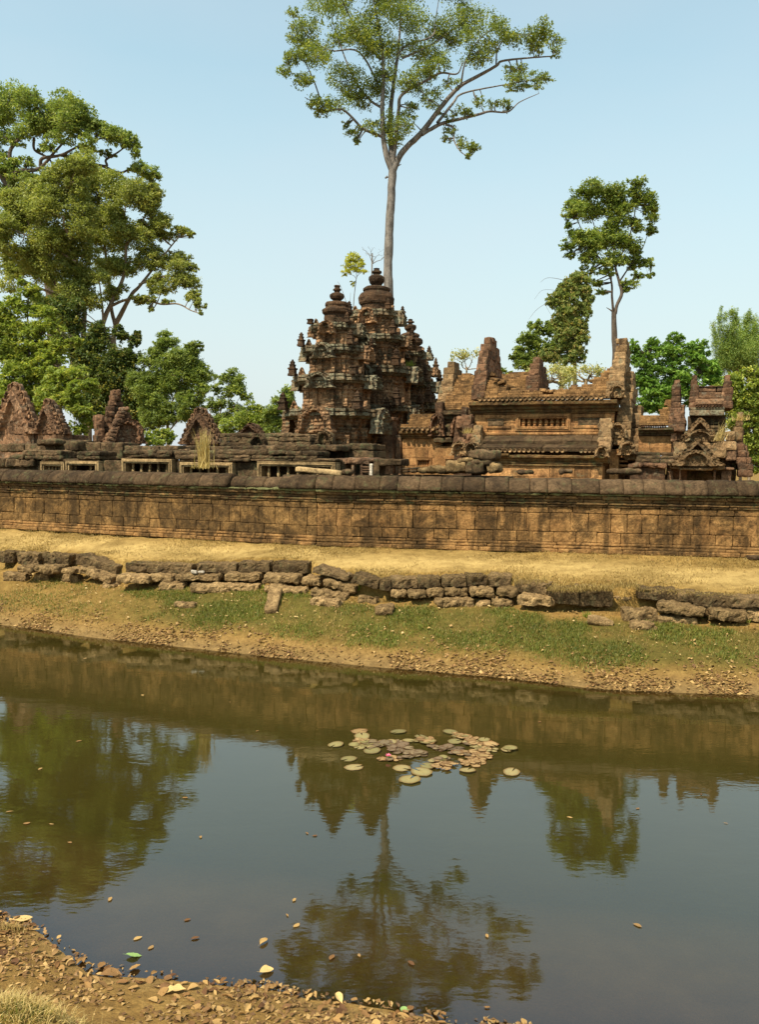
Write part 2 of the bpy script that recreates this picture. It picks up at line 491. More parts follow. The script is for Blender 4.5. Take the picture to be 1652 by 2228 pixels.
M = {}
M['laterite'] = stone('laterite', (.325, .168, .062), (.485, .275, .102), rv=(.86, 1.1), dk=.46, streak=.9, pores=.75, bump=.8, dark=(.045, .029, .015))
M['laterite_old'] = stone('laterite_old', (.235, .13, .048), (.37, .215, .08), rv=(.84, 1.1), dk=.54, streak=.9, pores=.75, bump=.8, dark=(.045, .029, .015))
M['moss'] = stone('mossy_laterite', (.12, .09, .04), (.20, .15, .065), dk=.4, lk=.6, lich=(.26, .26, .11), pores=.4, bump=.8, dark=(.04, .03, .016))
M['coping'] = stone('laterite_coping', (.085, .054, .03), (.155, .098, .052), dk=.45, lk=.3, lich=(.14, .125, .06), pores=.5, bump=.8, dark=(.036, .025, .016))
M['cornice'] = stone('laterite_moulding', (.20, .11, .045), (.30, .18, .07), dk=.5, streak=.7, pores=.5, dark=(.04, .026, .016), lk=.34, lich=(.15, .15, .065))
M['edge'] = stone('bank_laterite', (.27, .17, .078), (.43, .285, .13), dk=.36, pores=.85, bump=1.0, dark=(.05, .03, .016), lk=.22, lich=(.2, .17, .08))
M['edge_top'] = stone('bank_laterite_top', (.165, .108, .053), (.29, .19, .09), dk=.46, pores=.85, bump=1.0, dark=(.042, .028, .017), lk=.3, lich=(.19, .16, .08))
M['sand'] = stone('sandstone', (.40, .19, .075), (.52, .29, .115), dk=.36, streak=.75, bump=.5, dark=(.05, .03, .018), lk=.22, lich=(.24, .21, .12), carve=.25)
M['sandpale'] = stone('sandstone_pale', (.36, .24, .115), (.48, .335, .165), dk=.36, streak=.5, bump=.45, dark=(.06, .042, .025))
M['sandred'] = stone('sandstone_red', (.27, .142, .075), (.37, .222, .125), dk=.48, streak=.4, bump=.7, dark=(.05, .032, .022), carve=.5, lk=.3, lich=(.24, .20, .14), up=.45)
M['tower'] = stone('tower_sandstone', (.34, .178, .09), (.56, .335, .175), dk=.47, streak=.5, bump=.9, dark=(.032, .023, .015), lk=.3, lich=(.20, .19, .12), up=.7, carve=.8, sc=1.5, bands=2.2)
M['towerledge'] = stone('tower_ledge', (.18, .125, .072), (.29, .205, .12), dk=.47, bump=.9, dark=(.028, .021, .015), lk=.48, lich=(.34, .32, .21), up=.4, sc=1.5, carve=.6)
M['crown'] = stone('tower_crown', (.095, .054, .03), (.155, .088, .048), dk=.55, bump=.8, dark=(.034, .024, .017), up=.35, sc=1.6, carve=.3, lk=.26, lich=(.17, .14, .08))
M['darkstone'] = stone('dark_lichen_stone', (.11, .07, .038), (.22, .142, .075), dk=.5, bump=.9, dark=(.026, .02, .013), lk=.34, lich=(.14, .138, .068), sc=1.4)
M['brick'] = stone('roof_brick', (.26, .14, .058), (.37, .21, .085), dk=.45, bump=.5, dark=(.055, .035, .02), up=.4, sc=1.4)
M['gable'] = stone('gable_stone', (.31, .185, .09), (.41, .265, .13), dk=.42, bump=.8, dark=(.05, .034, .021), lk=.3, lich=(.27, .24, .14), up=.35, carve=.4, sc=1.3)
M['gablered'] = stone('gable_stone_red', (.20, .105, .058), (.29, .16, .088), dk=.5, bump=.8, dark=(.043, .029, .02), lk=.28, lich=(.22, .19, .12), up=.45, carve=.5, sc=1.3)
M['void'] = stone('dark_interior_stone', (.05, .035, .022), (.07, .05, .03), dk=.4)
M['white'] = stone('whitish_stone', (.42, .36, .28), (.55, .48, .38), dk=.2)

def leafmat(name, c1, c2, c3, tr=.42):
    if name.startswith('leaf_') and name != 'leaf_litter': c1, c2, c3 = [tuple(v * 1.95 for v in c_) for c_ in (c1, c2, c3)]
    g = NG(name); r = g.attr('rnd')
    c = g.ramp(r, (0, c1), (.55, c2), (1, c3))
    n = g.noise(.35, 3); c = g.mix(1.0, c, g.ramp(n, (.3, .75), (.7, 1.2)), 'MULTIPLY')
    p = g.princ(c, .55, None, .25)
    t = g.nd('BsdfTranslucent'); g.set(t.inputs[0], g.mix(1.0, c, (1.25, 1.3, .7), 'MULTIPLY'))
    mx = g.nd('MixShader'); mx.inputs[0].default_value = tr
    g.t.links.new(p, mx.inputs[1]); g.t.links.new(t.outputs[0], mx.inputs[2])
    return g.end(mx.outputs[0])
M['leaf_big'] = leafmat('leaf_tall_tree', (.055, .075, .022), (.115, .14, .03), (.22, .22, .045))
M['leaf_far'] = leafmat('leaf_far_tree', (.065, .092, .024), (.125, .155, .038), (.21, .22, .06))
M['leaf_olive'] = leafmat('leaf_olive', (.078, .092, .024), (.15, .165, .042), (.235, .22, .062))
M['leaf_bright'] = leafmat('leaf_bright', (.07, .095, .018), (.135, .165, .03), (.27, .26, .055))
M['leaf_dark'] = leafmat('leaf_dark', (.03, .045, .014), (.06, .08, .02), (.17, .14, .03))
M['leaf_mid'] = leafmat('leaf_mid', (.06, .085, .022), (.115, .145, .032), (.20, .215, .055))
M['leaf_right'] = leafmat('leaf_slender', (.06, .085, .02), (.118, .15, .03), (.215, .212, .05))
M['leaf_vine'] = leafmat('leaf_vine', (.06, .085, .022), (.12, .14, .034), (.24, .18, .06))
M['leaf_green'] = leafmat('leaf_green', (.055, .105, .02), (.10, .165, .03), (.18, .24, .05))
M['leaf_feather'] = leafmat('leaf_feathery', (.08, .125, .035), (.15, .19, .048), (.24, .26, .07))
M['leaf_yellow'] = leafmat('leaf_yellow', (.15, .155, .022), (.23, .225, .034), (.31, .29, .05), .5)
M['leaf_pale'] = leafmat('leaf_pale', (.15, .16, .06), (.22, .21, .08), (.32, .28, .11))
M['straw'] = leafmat('straw', (.15, .095, .027), (.28, .19, .058), (.43, .31, .11), .25)
M['straw_bright'] = leafmat('straw_bright', (.34, .24, .08), (.52, .38, .14), (.66, .52, .22), .3)
M['grassgreen'] = leafmat('green_grass', (.075, .10, .017), (.145, .165, .026), (.27, .24, .05), .3)

def bark(name, c1, c2, zs=.25):
    g = NG(name)
    n = g.noise(1.6, 8, g.mapv((3, 3, zs * 3)), .7); f = g.noise(9, 6)
    c = g.ramp(n, (.32, c1), (.66, c2)); c = g.mix(1.0, c, g.ramp(f, (.25, .65), (.75, 1.25)), 'MULTIPLY')
    return g.end(g.princ(c, .9, g.bump(n, .7, .06), .1))
M['bark_pale'] = bark('bark_pale', (.075, .064, .056), (.27, .238, .205))
M['bark_dark'] = bark('bark_dark', (.05, .038, .028), (.15, .115, .085))
M['bark_tan'] = bark('bark_tan', (.10, .07, .045), (.32, .24, .16))
M['twig'] = bark('dry_twig', (.20, .14, .08), (.36, .26, .15))

def ground_mat():
    g = NG('bank_soil')
    gr, pa, mud = g.attr('green'), g.attr('path'), g.attr('mud')
    n1 = g.noise(.55, 8, rough=.7); n2 = g.noise(4.5, 8, rough=.75); n3 = g.noise(28, 6, rough=.7)
    soil = g.ramp(n2, (.28, (.15, .085, .026)), (.5, (.27, .158, .046)), (.74, (.40, .25, .078)))
    dry = g.ramp(n2, (.28, (.15, .09, .026)), (.5, (.27, .175, .052)), (.76, (.42, .29, .097)))
    c = g.mix(g.math('MULTIPLY', g.attr('lawn'), g.ramp(n1, (.3, .35), (.6, 1.0))), soil, dry)
    c = g.mix(g.math('MULTIPLY', gr, .6), c, g.mix(1.0, c, (.62, .62, .5), 'MULTIPLY'))
    c = g.mix(g.math('MULTIPLY', pa, g.ramp(n2, (.25, .35), (.6, 1.0))), c, (.48, .345, .135))
    lm_ = g.noise(1.0, 5, g.mapv((.55, 1.5, 1)), .65)
    c = g.mix(g.attr('lawn'), c, g.mix(1.0, c, g.ramp(lm_, (.36, (.62, .58, .5)), (.6, (1.08, 1.05, 1.0))), 'MULTIPLY'))
    grn = g.ramp(n2, (.3, (.055, .056, .011)), (.7, (.12, .105, .022)))
    gm = g.math('MULTIPLY', gr, g.ramp(g.noise(1.6, 6, rough=.7), (.30, .35), (.48, 1.0)))
    c = g.mix(g.math('MULTIPLY', gm, .8), c, grn)
    c = g.mix(g.math('MULTIPLY', mud, .75), c, g.ramp(n2, (.3, (.13, .085, .035)), (.7, (.25, .165, .07))))
    c = g.mix(1.0, c, g.ramp(n3, (.25, .56), (.75, 1.1)), 'MULTIPLY')
    h = g.math('ADD', g.math('MULTIPLY', n2, 1.0), g.math('MULTIPLY', n3, .5))
    return g.end(g.princ(c, .95, g.bump(h, .8, .05), .1))
M['ground'] = ground_mat()

def water_mat():
    g = NG('moat_water')
    v1 = g.noise(1.0, 3, g.mapv((2.2, 5.0, 1)), .5, .3)
    v2 = g.noise(1.0, 2, g.mapv((9, 17, 1)), .5)
    calm = g.ramp(g.noise(.28, 3), (.35, .35), (.65, 1.0))
    h = g.math('MULTIPLY', g.math('ADD', g.math('MULTIPLY', v1, 1.0), g.math('MULTIPLY', v2, .28)), calm)
    nb = g.bump(h, 1.0, .0016)
    fr = g.nd('Fresnel'); fr.inputs[0].default_value = 1.98; g.t.links.new(nb, fr.inputs['Normal'])
    gl = g.nd('BsdfGlossy'); gl.inputs['Roughness'].default_value = .03; gl.inputs['Color'].default_value = (.97, 1, 1, 1)
    g.t.links.new(nb, gl.inputs['Normal'])
    n = g.noise(.6, 4)
    dep = g.attr('depth')
    murk = g.nd('BsdfDiffuse')               # stirred silt makes the shallows browner than the deep water
    deep = g.ramp(n, (.3, (.033, .026, .0055)), (.7, (.039, .031, .0065)))
    silt = g.ramp(g.noise(2.2, 5), (.3, (.11, .062, .018)), (.7, (.18, .11, .035)))
    g.set(murk.inputs[0], g.mix(g.ramp(dep, (.0, 0.0), (.07, .5), (.24, 1.0)), silt, deep))
    trn = g.nd('BsdfTransparent'); trn.inputs[0].default_value = (.88, .70, .40, 1)
    fac = g.math('SUBTRACT', 1.0, g.math('POWER', 2.718, g.math('MULTIPLY', dep, -4.8)), True)
    body = g.nd('MixShader'); g.t.links.new(fac, body.inputs[0]); g.t.links.new(trn.outputs[0], body.inputs[1]); g.t.links.new(murk.outputs[0], body.inputs[2])
    mx = g.nd('MixShader'); g.t.links.new(fr.outputs[0], mx.inputs[0]); g.t.links.new(body.outputs[0], mx.inputs[1]); g.t.links.new(gl.outputs[0], mx.inputs[2])
    return g.end(mx.outputs[0])
M['water'] = water_mat()

def flat_leaf(name, cs, rough=.7, tr=.15, rim=False):
    g = NG(name); oi = g.nd('ObjectInfo')
    c = g.ramp(oi.outputs['Random'], *[(i / (len(cs) - 1), c_) for i, c_ in enumerate(cs)])
    n = g.noise(22, 6); c = g.mix(1.0, c, g.ramp(n, (.25, .6), (.75, 1.25)), 'MULTIPLY')
    if rim:                                  # paler heart, radiating veins and a browned edge
        vl = g.nd('VectorMath', operation='LENGTH'); g.set(vl.inputs[0], g.pos())
        c = g.mix(1.0, c, g.ramp(vl.outputs['Value'], (.0, (1.2, 1.15, 1.0)), (.7, (1.0, 1.0, 1.0)), (.88, (.8, .68, .55)), (1.0, (.5, .34, .22))), 'MULTIPLY')
        sx = g.nd('SeparateXYZ'); g.set(sx.inputs[0], g.pos()); at2 = g.math('ARCTAN2', sx.outputs[0], sx.outputs[1])
        ve = g.math('ABSOLUTE', g.math('SINE', g.math('MULTIPLY', at2, 9.0))); c = g.mix(1.0, c, g.ramp(ve, (.0, (.72, .72, .7)), (.22, (1.0, 1.0, 1.0))), 'MULTIPLY')
        bl = g.noise(3.5, 5); c = g.mix(g.ramp(bl, (.52, 0.0), (.68, .7)), c, (.17, .10, .045))
    p = g.princ(c, rough, g.bump(n, .4, .01), .3)
    t = g.nd('BsdfTranslucent'); g.set(t.inputs[0], c); mx = g.nd('MixShader'); mx.inputs[0].default_value = tr
    g.t.links.new(p, mx.inputs[1]); g.t.links.new(t.outputs[0], mx.inputs[2]); return g.end(mx.outputs[0])
M['dead'] = flat_leaf('dead_leaf', [(.11, .048, .018), (.22, .108, .034), (.36, .205, .066), (.50, .32, .115), (.18, .09, .034), (.30, .165, .052)])
M['deadpale'] = flat_leaf('pale_dead_leaf', [(.62, .42, .16), (.66, .47, .2)])
M['greenleaf'] = flat_leaf('fresh_leaf', [(.22, .36, .10), (.28, .42, .13)])
M['pad_green'] = flat_leaf('lily_pad_green', [(.20, .175, .07), (.30, .25, .105), (.35, .28, .13), (.24, .22, .08)], .4, .15, True)
M['pad_purple'] = flat_leaf('lily_pad_purple', [(.14, .095, .06), (.21, .145, .085), (.17, .13, .075), (.27, .2, .11), (.12, .085, .05)], .4, .15, True)
M['pad_dry'] = flat_leaf('lily_pad_dry', [(.30, .185, .08), (.42, .28, .125), (.22, .13, .055), (.36, .24, .1)], .7, .15, True)
M['pink'] = flat_leaf('lily_petal', [(.75, .12, .22), (.8, .2, .3)])
M['litter_pale'] = leafmat('leaf_litter', (.24, .135, .045), (.38, .24, .09), (.54, .38, .17), .1)
M['litter'] = leafmat('leaf_litter', (.10, .05, .018), (.23, .125, .042), (.42, .27, .10), .1)
# ------------------------------------------------------------------ ground and moat
def line(pts, z, W_=None):
    if W_ is None: W_ = np.array([atz(*p, z)[:2] for p in pts])
    W_ = W_[np.argsort(W_[:, 0])]
    def f(x):
        x = np.asarray(x, float); y = np.interp(x, W_[:, 0], W_[:, 1])
        s = -.12
        y = y + s * (np.clip(x, W_[-1, 0], W_[-1, 0] + 30) - W_[-1, 0]) + s * (np.clip(x, W_[0, 0] - 30, W_[0, 0]) - W_[0, 0])
        return np.where(x < W_[0, 0], np.maximum(y, W_[0, 1]), y)
    f.pts = W_
    return f
# ------------------------------------------------------------------ laterite blocks of the bank edge: where each stands
TOP = [('5', -22, 62, 420, 468), ('5', 64, 172, 424, 478), ('5', 176, 306, 430, 480), ('5', 310, 530, 432, 480, .2), ('5', 535, 842, 470, 513), ('5', 850, 1030, 470, 512), ('5', 1034, 1175, 465, 511),
       ('5', 1177, 1342, 465, 514), ('5', 1355, 1525, 486, 516, .17), ('5', 1530, 1655, 514, 558, .2), ('6', -2, 50, 540, 592), ('6', 52, 166, 534, 580), ('6', 168, 270, 531, 580), ('6', 272, 380, 528, 574),
       ('6', 382, 470, 522, 573), ('6', 472, 572, 519, 573), ('6', 580, 732, 552, 604), ('6', 735, 868, 580, 650), ('6', 872, 1020, 575, 660), ('6', 1130, 1296, 582, 632), ('6', 1298, 1375, 594, 640), ('6', 1377, 1530, 606, 660, .06), ('6', 1532, 1690, 620, 664)]
MID = [('5', 66, 138, 482, 515), ('5', 140, 256, 482, 520), ('5', 258, 322, 492, 520), ('5', 326, 496, 482, 522, .27), ('5', 500, 650, 522, 564), ('5', 652, 748, 517, 556), ('5', 755, 956, 517, 552), ('5', 968, 1132, 514, 555),
       ('5', 1138, 1300, 520, 565), ('5', 1303, 1395, 530, 572), ('5', 1400, 1555, 540, 582, .16), ('5', 1335, 1380, 505, 530), ('5', 1488, 1536, 530, 556), ('6', 50, 120, 585, 625), ('6', 122, 206, 588, 627), ('6', 210, 280, 580, 628),
       ('6', 282, 390, 576, 620), ('6', 400, 502, 578, 624), ('6', 504, 600, 580, 622), ('6', 596, 750, 612, 664), ('6', 1220, 1416, 642, 692, .1), ('6', 1445, 1602, 674, 730), ('6', 1606, 1720, 672, 735)]
LOW = [('5', 0, 118, 510, 550), ('5', 140, 212, 512, 548), ('5', 258, 346, 518, 556), ('5', 430, 500, 556, 582), ('5', 680, 802, 552, 592), ('5', 820, 1132, 560, 600), ('5', 1140, 1338, 572, 604), ('5', 1342, 1500, 582, 622, .12),
       ('5', 1450, 1508, 598, 634), ('5', 1340, 1480, 624, 660), ('5', 746, 850, 640, 670), ('5', 1556, 1640, 612, 650), ('6', -22, 58, 655, 700), ('6', 244, 418, 624, 664), ('6', 426, 484, 632, 660), ('6', 484, 582, 624, 664),
       ('6', 1060, 1212, 668, 726), ('6', 1102, 1212, 728, 768), ('6', 1216, 1384, 702, 738), ('6', 1010, 1110, 612, 652)]
SHORE = line([(-60, 1352), (0, 1358), (200, 1386), (370, 1404), (600, 1430), (826, 1451), (1076, 1473), (1276, 1496), (1376, 1503), (1652, 1511), (1720, 1513)], 0)
WALLY = lambda x: np.where(x < -1.74, 22.7 - .42 * (np.maximum(x, -40) + 1.74), 22.7 - .167 * (np.minimum(x, 40) + 1.74))
LIP_PTS = []
for _s in TOP:
    _z = Z5 if _s[0] == '5' else Z6
    _t = _s[5] if len(_s) > 5 else 0
    for _q in (.12, .88): LIP_PTS.append(_z(_s[1] + (_s[2] - _s[1]) * _q, _s[3] + (_s[2] - _s[1]) * _t * _q))
def lawn_hit(dx, dy):
    """where a line of sight meets the lawn, which falls from the wall foot (z = 2) towards the moat"""
    d = ray(dx, dy); t = -d[2] / d[1]; k = d[0] / d[1]; D = 22.0
    for _ in range(12): D = float(WALLY(k * D))
    zl = (2.0 - .2 * D + .2 * CAM[2] / t) / (1 + .2 / t); Dl = (CAM[2] - zl) / t
    return np.array([k * Dl, Dl, zl])
_L3 = np.array(sorted([tuple(lawn_hit(*p)) for p in LIP_PTS]))
LIP = line([], 0, _L3[:, :2])
LIPZ = lambda x: np.interp(x, _L3[:, 0], _L3[:, 2])
NEAR = line([(-120, 1975), (0, 2004), (82, 2029), (143, 2078), (198, 2117), (341, 2133), (467, 2150), (577, 2158), (715, 2188), (909, 2214), (1000, 2232), (1200, 2262)], 0)
CLUMP = atz(36, 2160, .72)
def height(x, y, nz=True):
    x = np.asarray(x, float); y = np.asarray(y, float)
    S, L, N_ = SHORE(x), LIP(x), NEAR(x)
    s = (y - S) / (L - S)
    zl = LIPZ(x); bank = (zl - .57) * np.clip(s, 0, 1) ** .9
    k = np.clip((y - (L + .27)) / .28, 0, 1); k = k * k * (3 - 2 * k)
    wy = WALLY(x); lawn = zl + (1.995 - zl) * np.clip((y - L - .5) / np.maximum(wy - L - .6, .3), 0, 1)
    far = bank * (1 - k) + k * lawn
    d1, d2 = np.maximum(S - y, 0), np.maximum(y - N_, 0)
    dep = -np.minimum(np.minimum(.30 * d1, .10 * d2 + .01 * d2 ** 2), 1.5)
    d3 = np.maximum(N_ - y, 0); nb = np.minimum(.2 * d3 + .028 * d3 ** 2, 2.9)
    h = np.where(y >= S, far, np.where(y >= N_, dep, nb))
    if nz:
        p = np.stack([x, y, 0 * x], -1).reshape(-1, 3)
        n = (fbm(p * .8, 21, 3) * .03 + fbm(p * 4.0, 31, 2) * .012).reshape(x.shape)
        edge = np.clip(np.minimum(np.abs(y - S), np.abs(y - N_)) * 3, .35, 1) * np.where(y < S - 2, .45, 1)
        h = h + n * edge
    r = np.hypot((x - CLUMP[0]) / .46, (y - CLUMP[1]) / .33)
    h = h + .30 * np.exp(-r ** 2 * 1.2)
    return h
def ground_hit(dx, dy):
    for y in np.arange(12, 24, .03):
        q = at(dx, dy, y)
        if q[2] <= hz(q[0], q[1]): return q
    return atz(dx, dy, 1.0)
def hz(x, y): return float(height(np.array([x]), np.array([y]))[0])

def axis(*segs):
    out = []
    for a, b, st in segs: out += list(np.arange(a, b, st))
    return np.array(out + [segs[-1][1]])
def sheet(name, xs, ys, hf, mat, attrs):
    X, Y = np.meshgrid(xs, ys); Zz = hf(X, Y)
    V = np.stack([X, Y, Zz], -1).reshape(-1, 3); nx = len(xs)
    J, I = np.meshgrid(np.arange(len(ys) - 1), np.arange(nx - 1), indexing='ij'); a = (J * nx + I).ravel()
    mb = MB(); mb.add(V, np.stack([a, a + 1, a + nx + 1, a + nx], 1), None, None, .5)
    o = mb.obj(name, mat, None, True)
    for k, fn in attrs.items():
        t = o.data.attributes.new(k, 'FLOAT', 'POINT'); t.data.foreach_set('value', fn(X, Y).astype(np.float32).ravel())
    o['kind'] = 'structure'
    return o
def greenness(x, y):
    s = (y - SHORE(x)) / (LIP(x) - SHORE(x))
    g = np.clip((s - .16) / .2, 0, 1) * np.clip((.95 - s) / .12, 0, 1)
    side = np.clip((x + 9.5) / 5, .25, 1)
    return g * side
def pathness(x, y):
    L = LIP(x); m = L + (WALLY(x) - L) * (.55 + .06 * np.sin(x * .5))
    return np.exp(-((y - m) / .7) ** 2) * (y > L + .6)
def mudness(x, y):
    S, N_ = SHORE(x), NEAR(x)
    return np.where(y > S, np.exp(-((y - S) / .45) ** 2), np.where(y < N_, np.exp(-((y - N_) / .22) ** 2) * .6, np.where(y - N_ < 2.5, .12, .7)))
sheet('ground', axis((-700, -60, 40), (-60, -16, 2), (-16, -5, .3), (-5, 2.8, .09), (2.8, 13, .25), (13, 60, 2), (60, 700, 40)),
      axis((-60, 0, 4), (0, 4.2, .5), (4.2, 9.2, .07), (9.2, 14.5, .3), (14.5, 24.5, .11), (24.5, 32, .5), (32, 80, 3), (80, 900, 60)),
      height, M['ground'], {'green': greenness, 'path': pathness, 'mud': mudness, 'lawn': lambda x, y: np.clip((y - LIP(x)) * 3, 0, 1)})
sheet('water', axis((-300, -20, 10), (-20, -4, .5), (-4, 3, .1), (3, 14, .5), (14, 300, 10)), axis((-60, 2, 4), (2, 5, .3), (5, 9.6, .08), (9.6, 13, .3), (13, 24, .15), (24, 60, 2)),
      lambda x, y: 0 * x, M['water'], {'depth': lambda x, y: np.maximum(0, -height(x, y, False))})

# ------------------------------------------------------------------ grass
def blades(mb, P, L, Wd, rng, lean=.55, droop=0.0, fan=None):
    """thin curved blades, two quads-as-triangles each, rooted at P"""
    n = len(P); az = rng.uniform(0, 2 * np.pi, n)
    ln = rng.uniform(.15, 1, n) * lean
    d = np.stack([np.cos(az) * ln, np.sin(az) * ln, np.sqrt(np.maximum(.05, 1 - ln ** 2))], 1)
    if fan is not None: d = d + fan; d /= np.linalg.norm(d, axis=1, keepdims=True)
    sd_ = np.stack([-np.sin(az + rng.uniform(-1, 1, n)), np.cos(az), 0 * az], 1)
    L = L[:, None]; Wd = Wd[:, None]
    mid = P + d * L * .55
    tip = P + d * L * np.array([1.15, 1.15, .88 - droop])
    V = np.stack([P - sd_ * Wd, P + sd_ * Wd, mid + sd_ * Wd * .7, mid - sd_ * Wd * .7, tip], 1).reshape(-1, 3)
    b = np.arange(n)[:, None] * 5
    r = rng.uniform(0, 1, n)
    mb.add(V, b + np.array([[0, 1, 2, 3]]), b + np.array([[3, 2, 4]]), None, r)
    mb.RT[-1] = r
rg = np.random.default_rng(3)
def scatter(n, xr, yf, dens):
    x = rg.uniform(*xr, n); lo, hi = yf(x); y = lo + (hi - lo) * rg.uniform(0, 1, n)
    k = rg.uniform(0, 1, n) < dens(x, y); x, y = x[k], y[k]
    return np.stack([x, y, height(x, y)], 1)
lawn = MB()
P = scatter(90000, (-13.5, 12.5), lambda x: (LIP(x) + .1, WALLY(x) - .05),
            lambda x, y: np.clip(.5 + 1.5 * fbm(np.stack([x * .6, y * 1.3, 0 * x], 1) * .9, 8, 4), .04, 1) * (1 - .75 * pathness(x, y)) * (.6 + .4 * (y < LIP(x) + 1.6)))
blades(lawn, P, rg.uniform(.03, .085, len(P)), rg.uniform(.004, .008, len(P)), rg, .85)
o = lawn.obj('dry_grass', M['straw']); tag(o, 'short straw coloured dry grass covering the strip before the laterite wall', 'grass'); o['kind'] = 'stuff'
gg = MB()
P = scatter(150000, (-11, 9.5), lambda x: (SHORE(x) + .2, LIP(x) - .12),
            lambda x, y: greenness(x, y) * np.clip(.42 + 1.9 * fbm(np.stack([x, y, 0 * x], 1) * .95, 14, 4), .05, 1))
blades(gg, P, rg.uniform(.03, .10, len(P)), rg.uniform(.004, .009, len(P)), rg, .8)
o = gg.obj('green_grass', M['grassgreen']); tag(o, 'patchy green grass on the sloping moat bank below the stones', 'grass'); o['kind'] = 'stuff'
gs = MB()
P = scatter(34000, (-11, 9.5), lambda x: (SHORE(x) + .1, LIP(x) - .05), lambda x, y: np.clip(.3 + .9 * fbm(np.stack([x, y, 0 * x], 1) * 1.1, 54, 3), .05, 1))
blades(gs, P, rg.uniform(.03, .10, len(P)), rg.uniform(.003, .007, len(P)), rg, .95)
o = gs.obj('dry_slope_grass', M['straw']); tag(o, 'thin dry grass stalks lying among the green on the moat bank', 'grass'); o['kind'] = 'stuff'

# ------------------------------------------------------------------ enclosure wall
wall = thing('enclosure_wall', 'long low laterite enclosure wall with dark coping stones behind the dry lawn', 'wall', (-1.74, 22.8, GZ))
kink = at(690, 1100, 22.7)[:2]; wl = at(-75, 1100, 27.9)[:2]; wr = at(1730, 1100, 20.65)[:2]
def wall_run(p0, p1, rng_seed, part):
    """rows of blocks along one straight run of the wall; local x along it, y into it"""
    random.seed(rng_seed)
    p0, p1 = np.array(p0), np.array(p1); d = p1 - p0; Ln = np.linalg.norm(d); ang = math.atan2(d[1], d[0])
    B = Matrix.Translation((p0[0], p0[1], GZ)) @ Matrix.Rotation(ang, 4, 'Z') @ Matrix.Diagonal((1, 1, .9, 1))
    body, mould, cop, plin, lipm = part
    def row(mb, z0, z1, y0, y1, bl, amp=.012, r=.022, jit=.012, seg=.11, skip=None):
        x = 0.0
        while x < Ln - .02:
            l = bl * random.uniform(.7, 1.3)
            if Ln - x - l < bl * .4: l = Ln - x
            j = random.uniform(-jit, jit)
            if not (skip and skip(x + l / 2)):
                T = B @ Matrix.Translation((x + l / 2, (y0 + y1) / 2 + j, (z0 + z1) / 2 + random.uniform(-.006, .006))) @ Matrix.Rotation(random.uniform(-.008, .008), 4, 'Y')
                rbox(mb, None, (l - .008, y1 - y0, z1 - z0 - .006), r=r, amp=amp, seg=seg, M=T, freq=7)
            x += l
    row(plin, 0.0, .13, -.09, .35, .75); row(plin, .13, .22, -.055, .35, .9, seg=.09); row(plin, .22, .31, -.03, .35, .8, seg=.09)
    row(body, .31, .62, 0, .4, .56); row(body, .62, 1.17, 0, .4, .5); row(body, 1.17, 1.36, 0, .4, .6)
    row(mould, 1.36, 1.43, -.04, .42, .7, seg=.07); row(mould, 1.43, 1.50, -.075, .42, .9, seg=.07)
    row(mould, 1.50, 1.60, -.05, .42, .6, seg=.07); row(mould, 1.60, 1.70, -.12, .45, .7, seg=.07)
    row(lipm, 1.70, 1.765, -.185, .5, .8, amp=.035, seg=.06)
    # coping: rounded stones with a sloping face
    x = 0.0
    while x < Ln - .02:
        l = random.uniform(.45, .72)
        if Ln - x - l < .3: l = Ln - x
        broken = part_gap and part_gap[0] < x + l / 2 < part_gap[1]
        n = 4; m = max(5, int(l / .07)); prof = [(-.235, 1.77), (-.25, 1.84), (-.215, 1.93), (-.15, 2.03), (-.06, 2.12), (.06, 2.185), (.2, 2.2), (.36, 2.15), (.5, 2.0), (.58, 1.8), (.2, 1.765)]
        if broken: prof = [(-.05, 1.77), (-.06, 1.85), (-.03, 1.93), (.03, 2.0), (.10, 2.06), (.18, 2.10), (.3, 2.11), (.4, 2.08), (.5, 1.98), (.56, 1.8), (.2, 1.765)]
        sub = MB(); extrude_x(sub, lathe_prof(prof, 2), x + .006, x + l - .006, amp=.016, freq=6, seg=.07)
        V = sub.V[0]; V[:, 1] += random.uniform(-.010, .010); V[:, 2] += random.uniform(-.009, .008)
        V[:, 2] += (V[:, 0] - x) * random.uniform(-.015, .015)
        e = np.minimum(np.abs(V[:, 0] - x), np.abs(V[:, 0] - x - l)); V[:, 2] -= .014 * np.exp(-e / .012)
        cop.add(V, sub.Q[0], sub.T[0], B)
        x += l
body, mould, cop, plin, lipm = MB(), MB(), MB(), MB(), MB()
body2 = MB()
LnL = np.linalg.norm(np.array(kink) - np.array(wl)); part_gap = (LnL - 2.75, LnL - 1.0)
wall_run(wl, kink, 4, (body2, mould, cop, plin, lipm))
part_gap = None
wall_run(kink, wr, 9, (body, mould, cop, plin, lipm))
body2.obj('wall_face', M['laterite_old'], wall, world=True); lipm.obj('drip_course', M['moss'], wall, world=True)
body.obj('wall_face', M['laterite'], wall, world=True); mould.obj('cornice', M['cornice'], wall, world=True)
cop.obj('coping', M['coping'], wall, True, world=True); plin.obj('plinth', M['laterite'], wall, world=True)
random.seed(21)

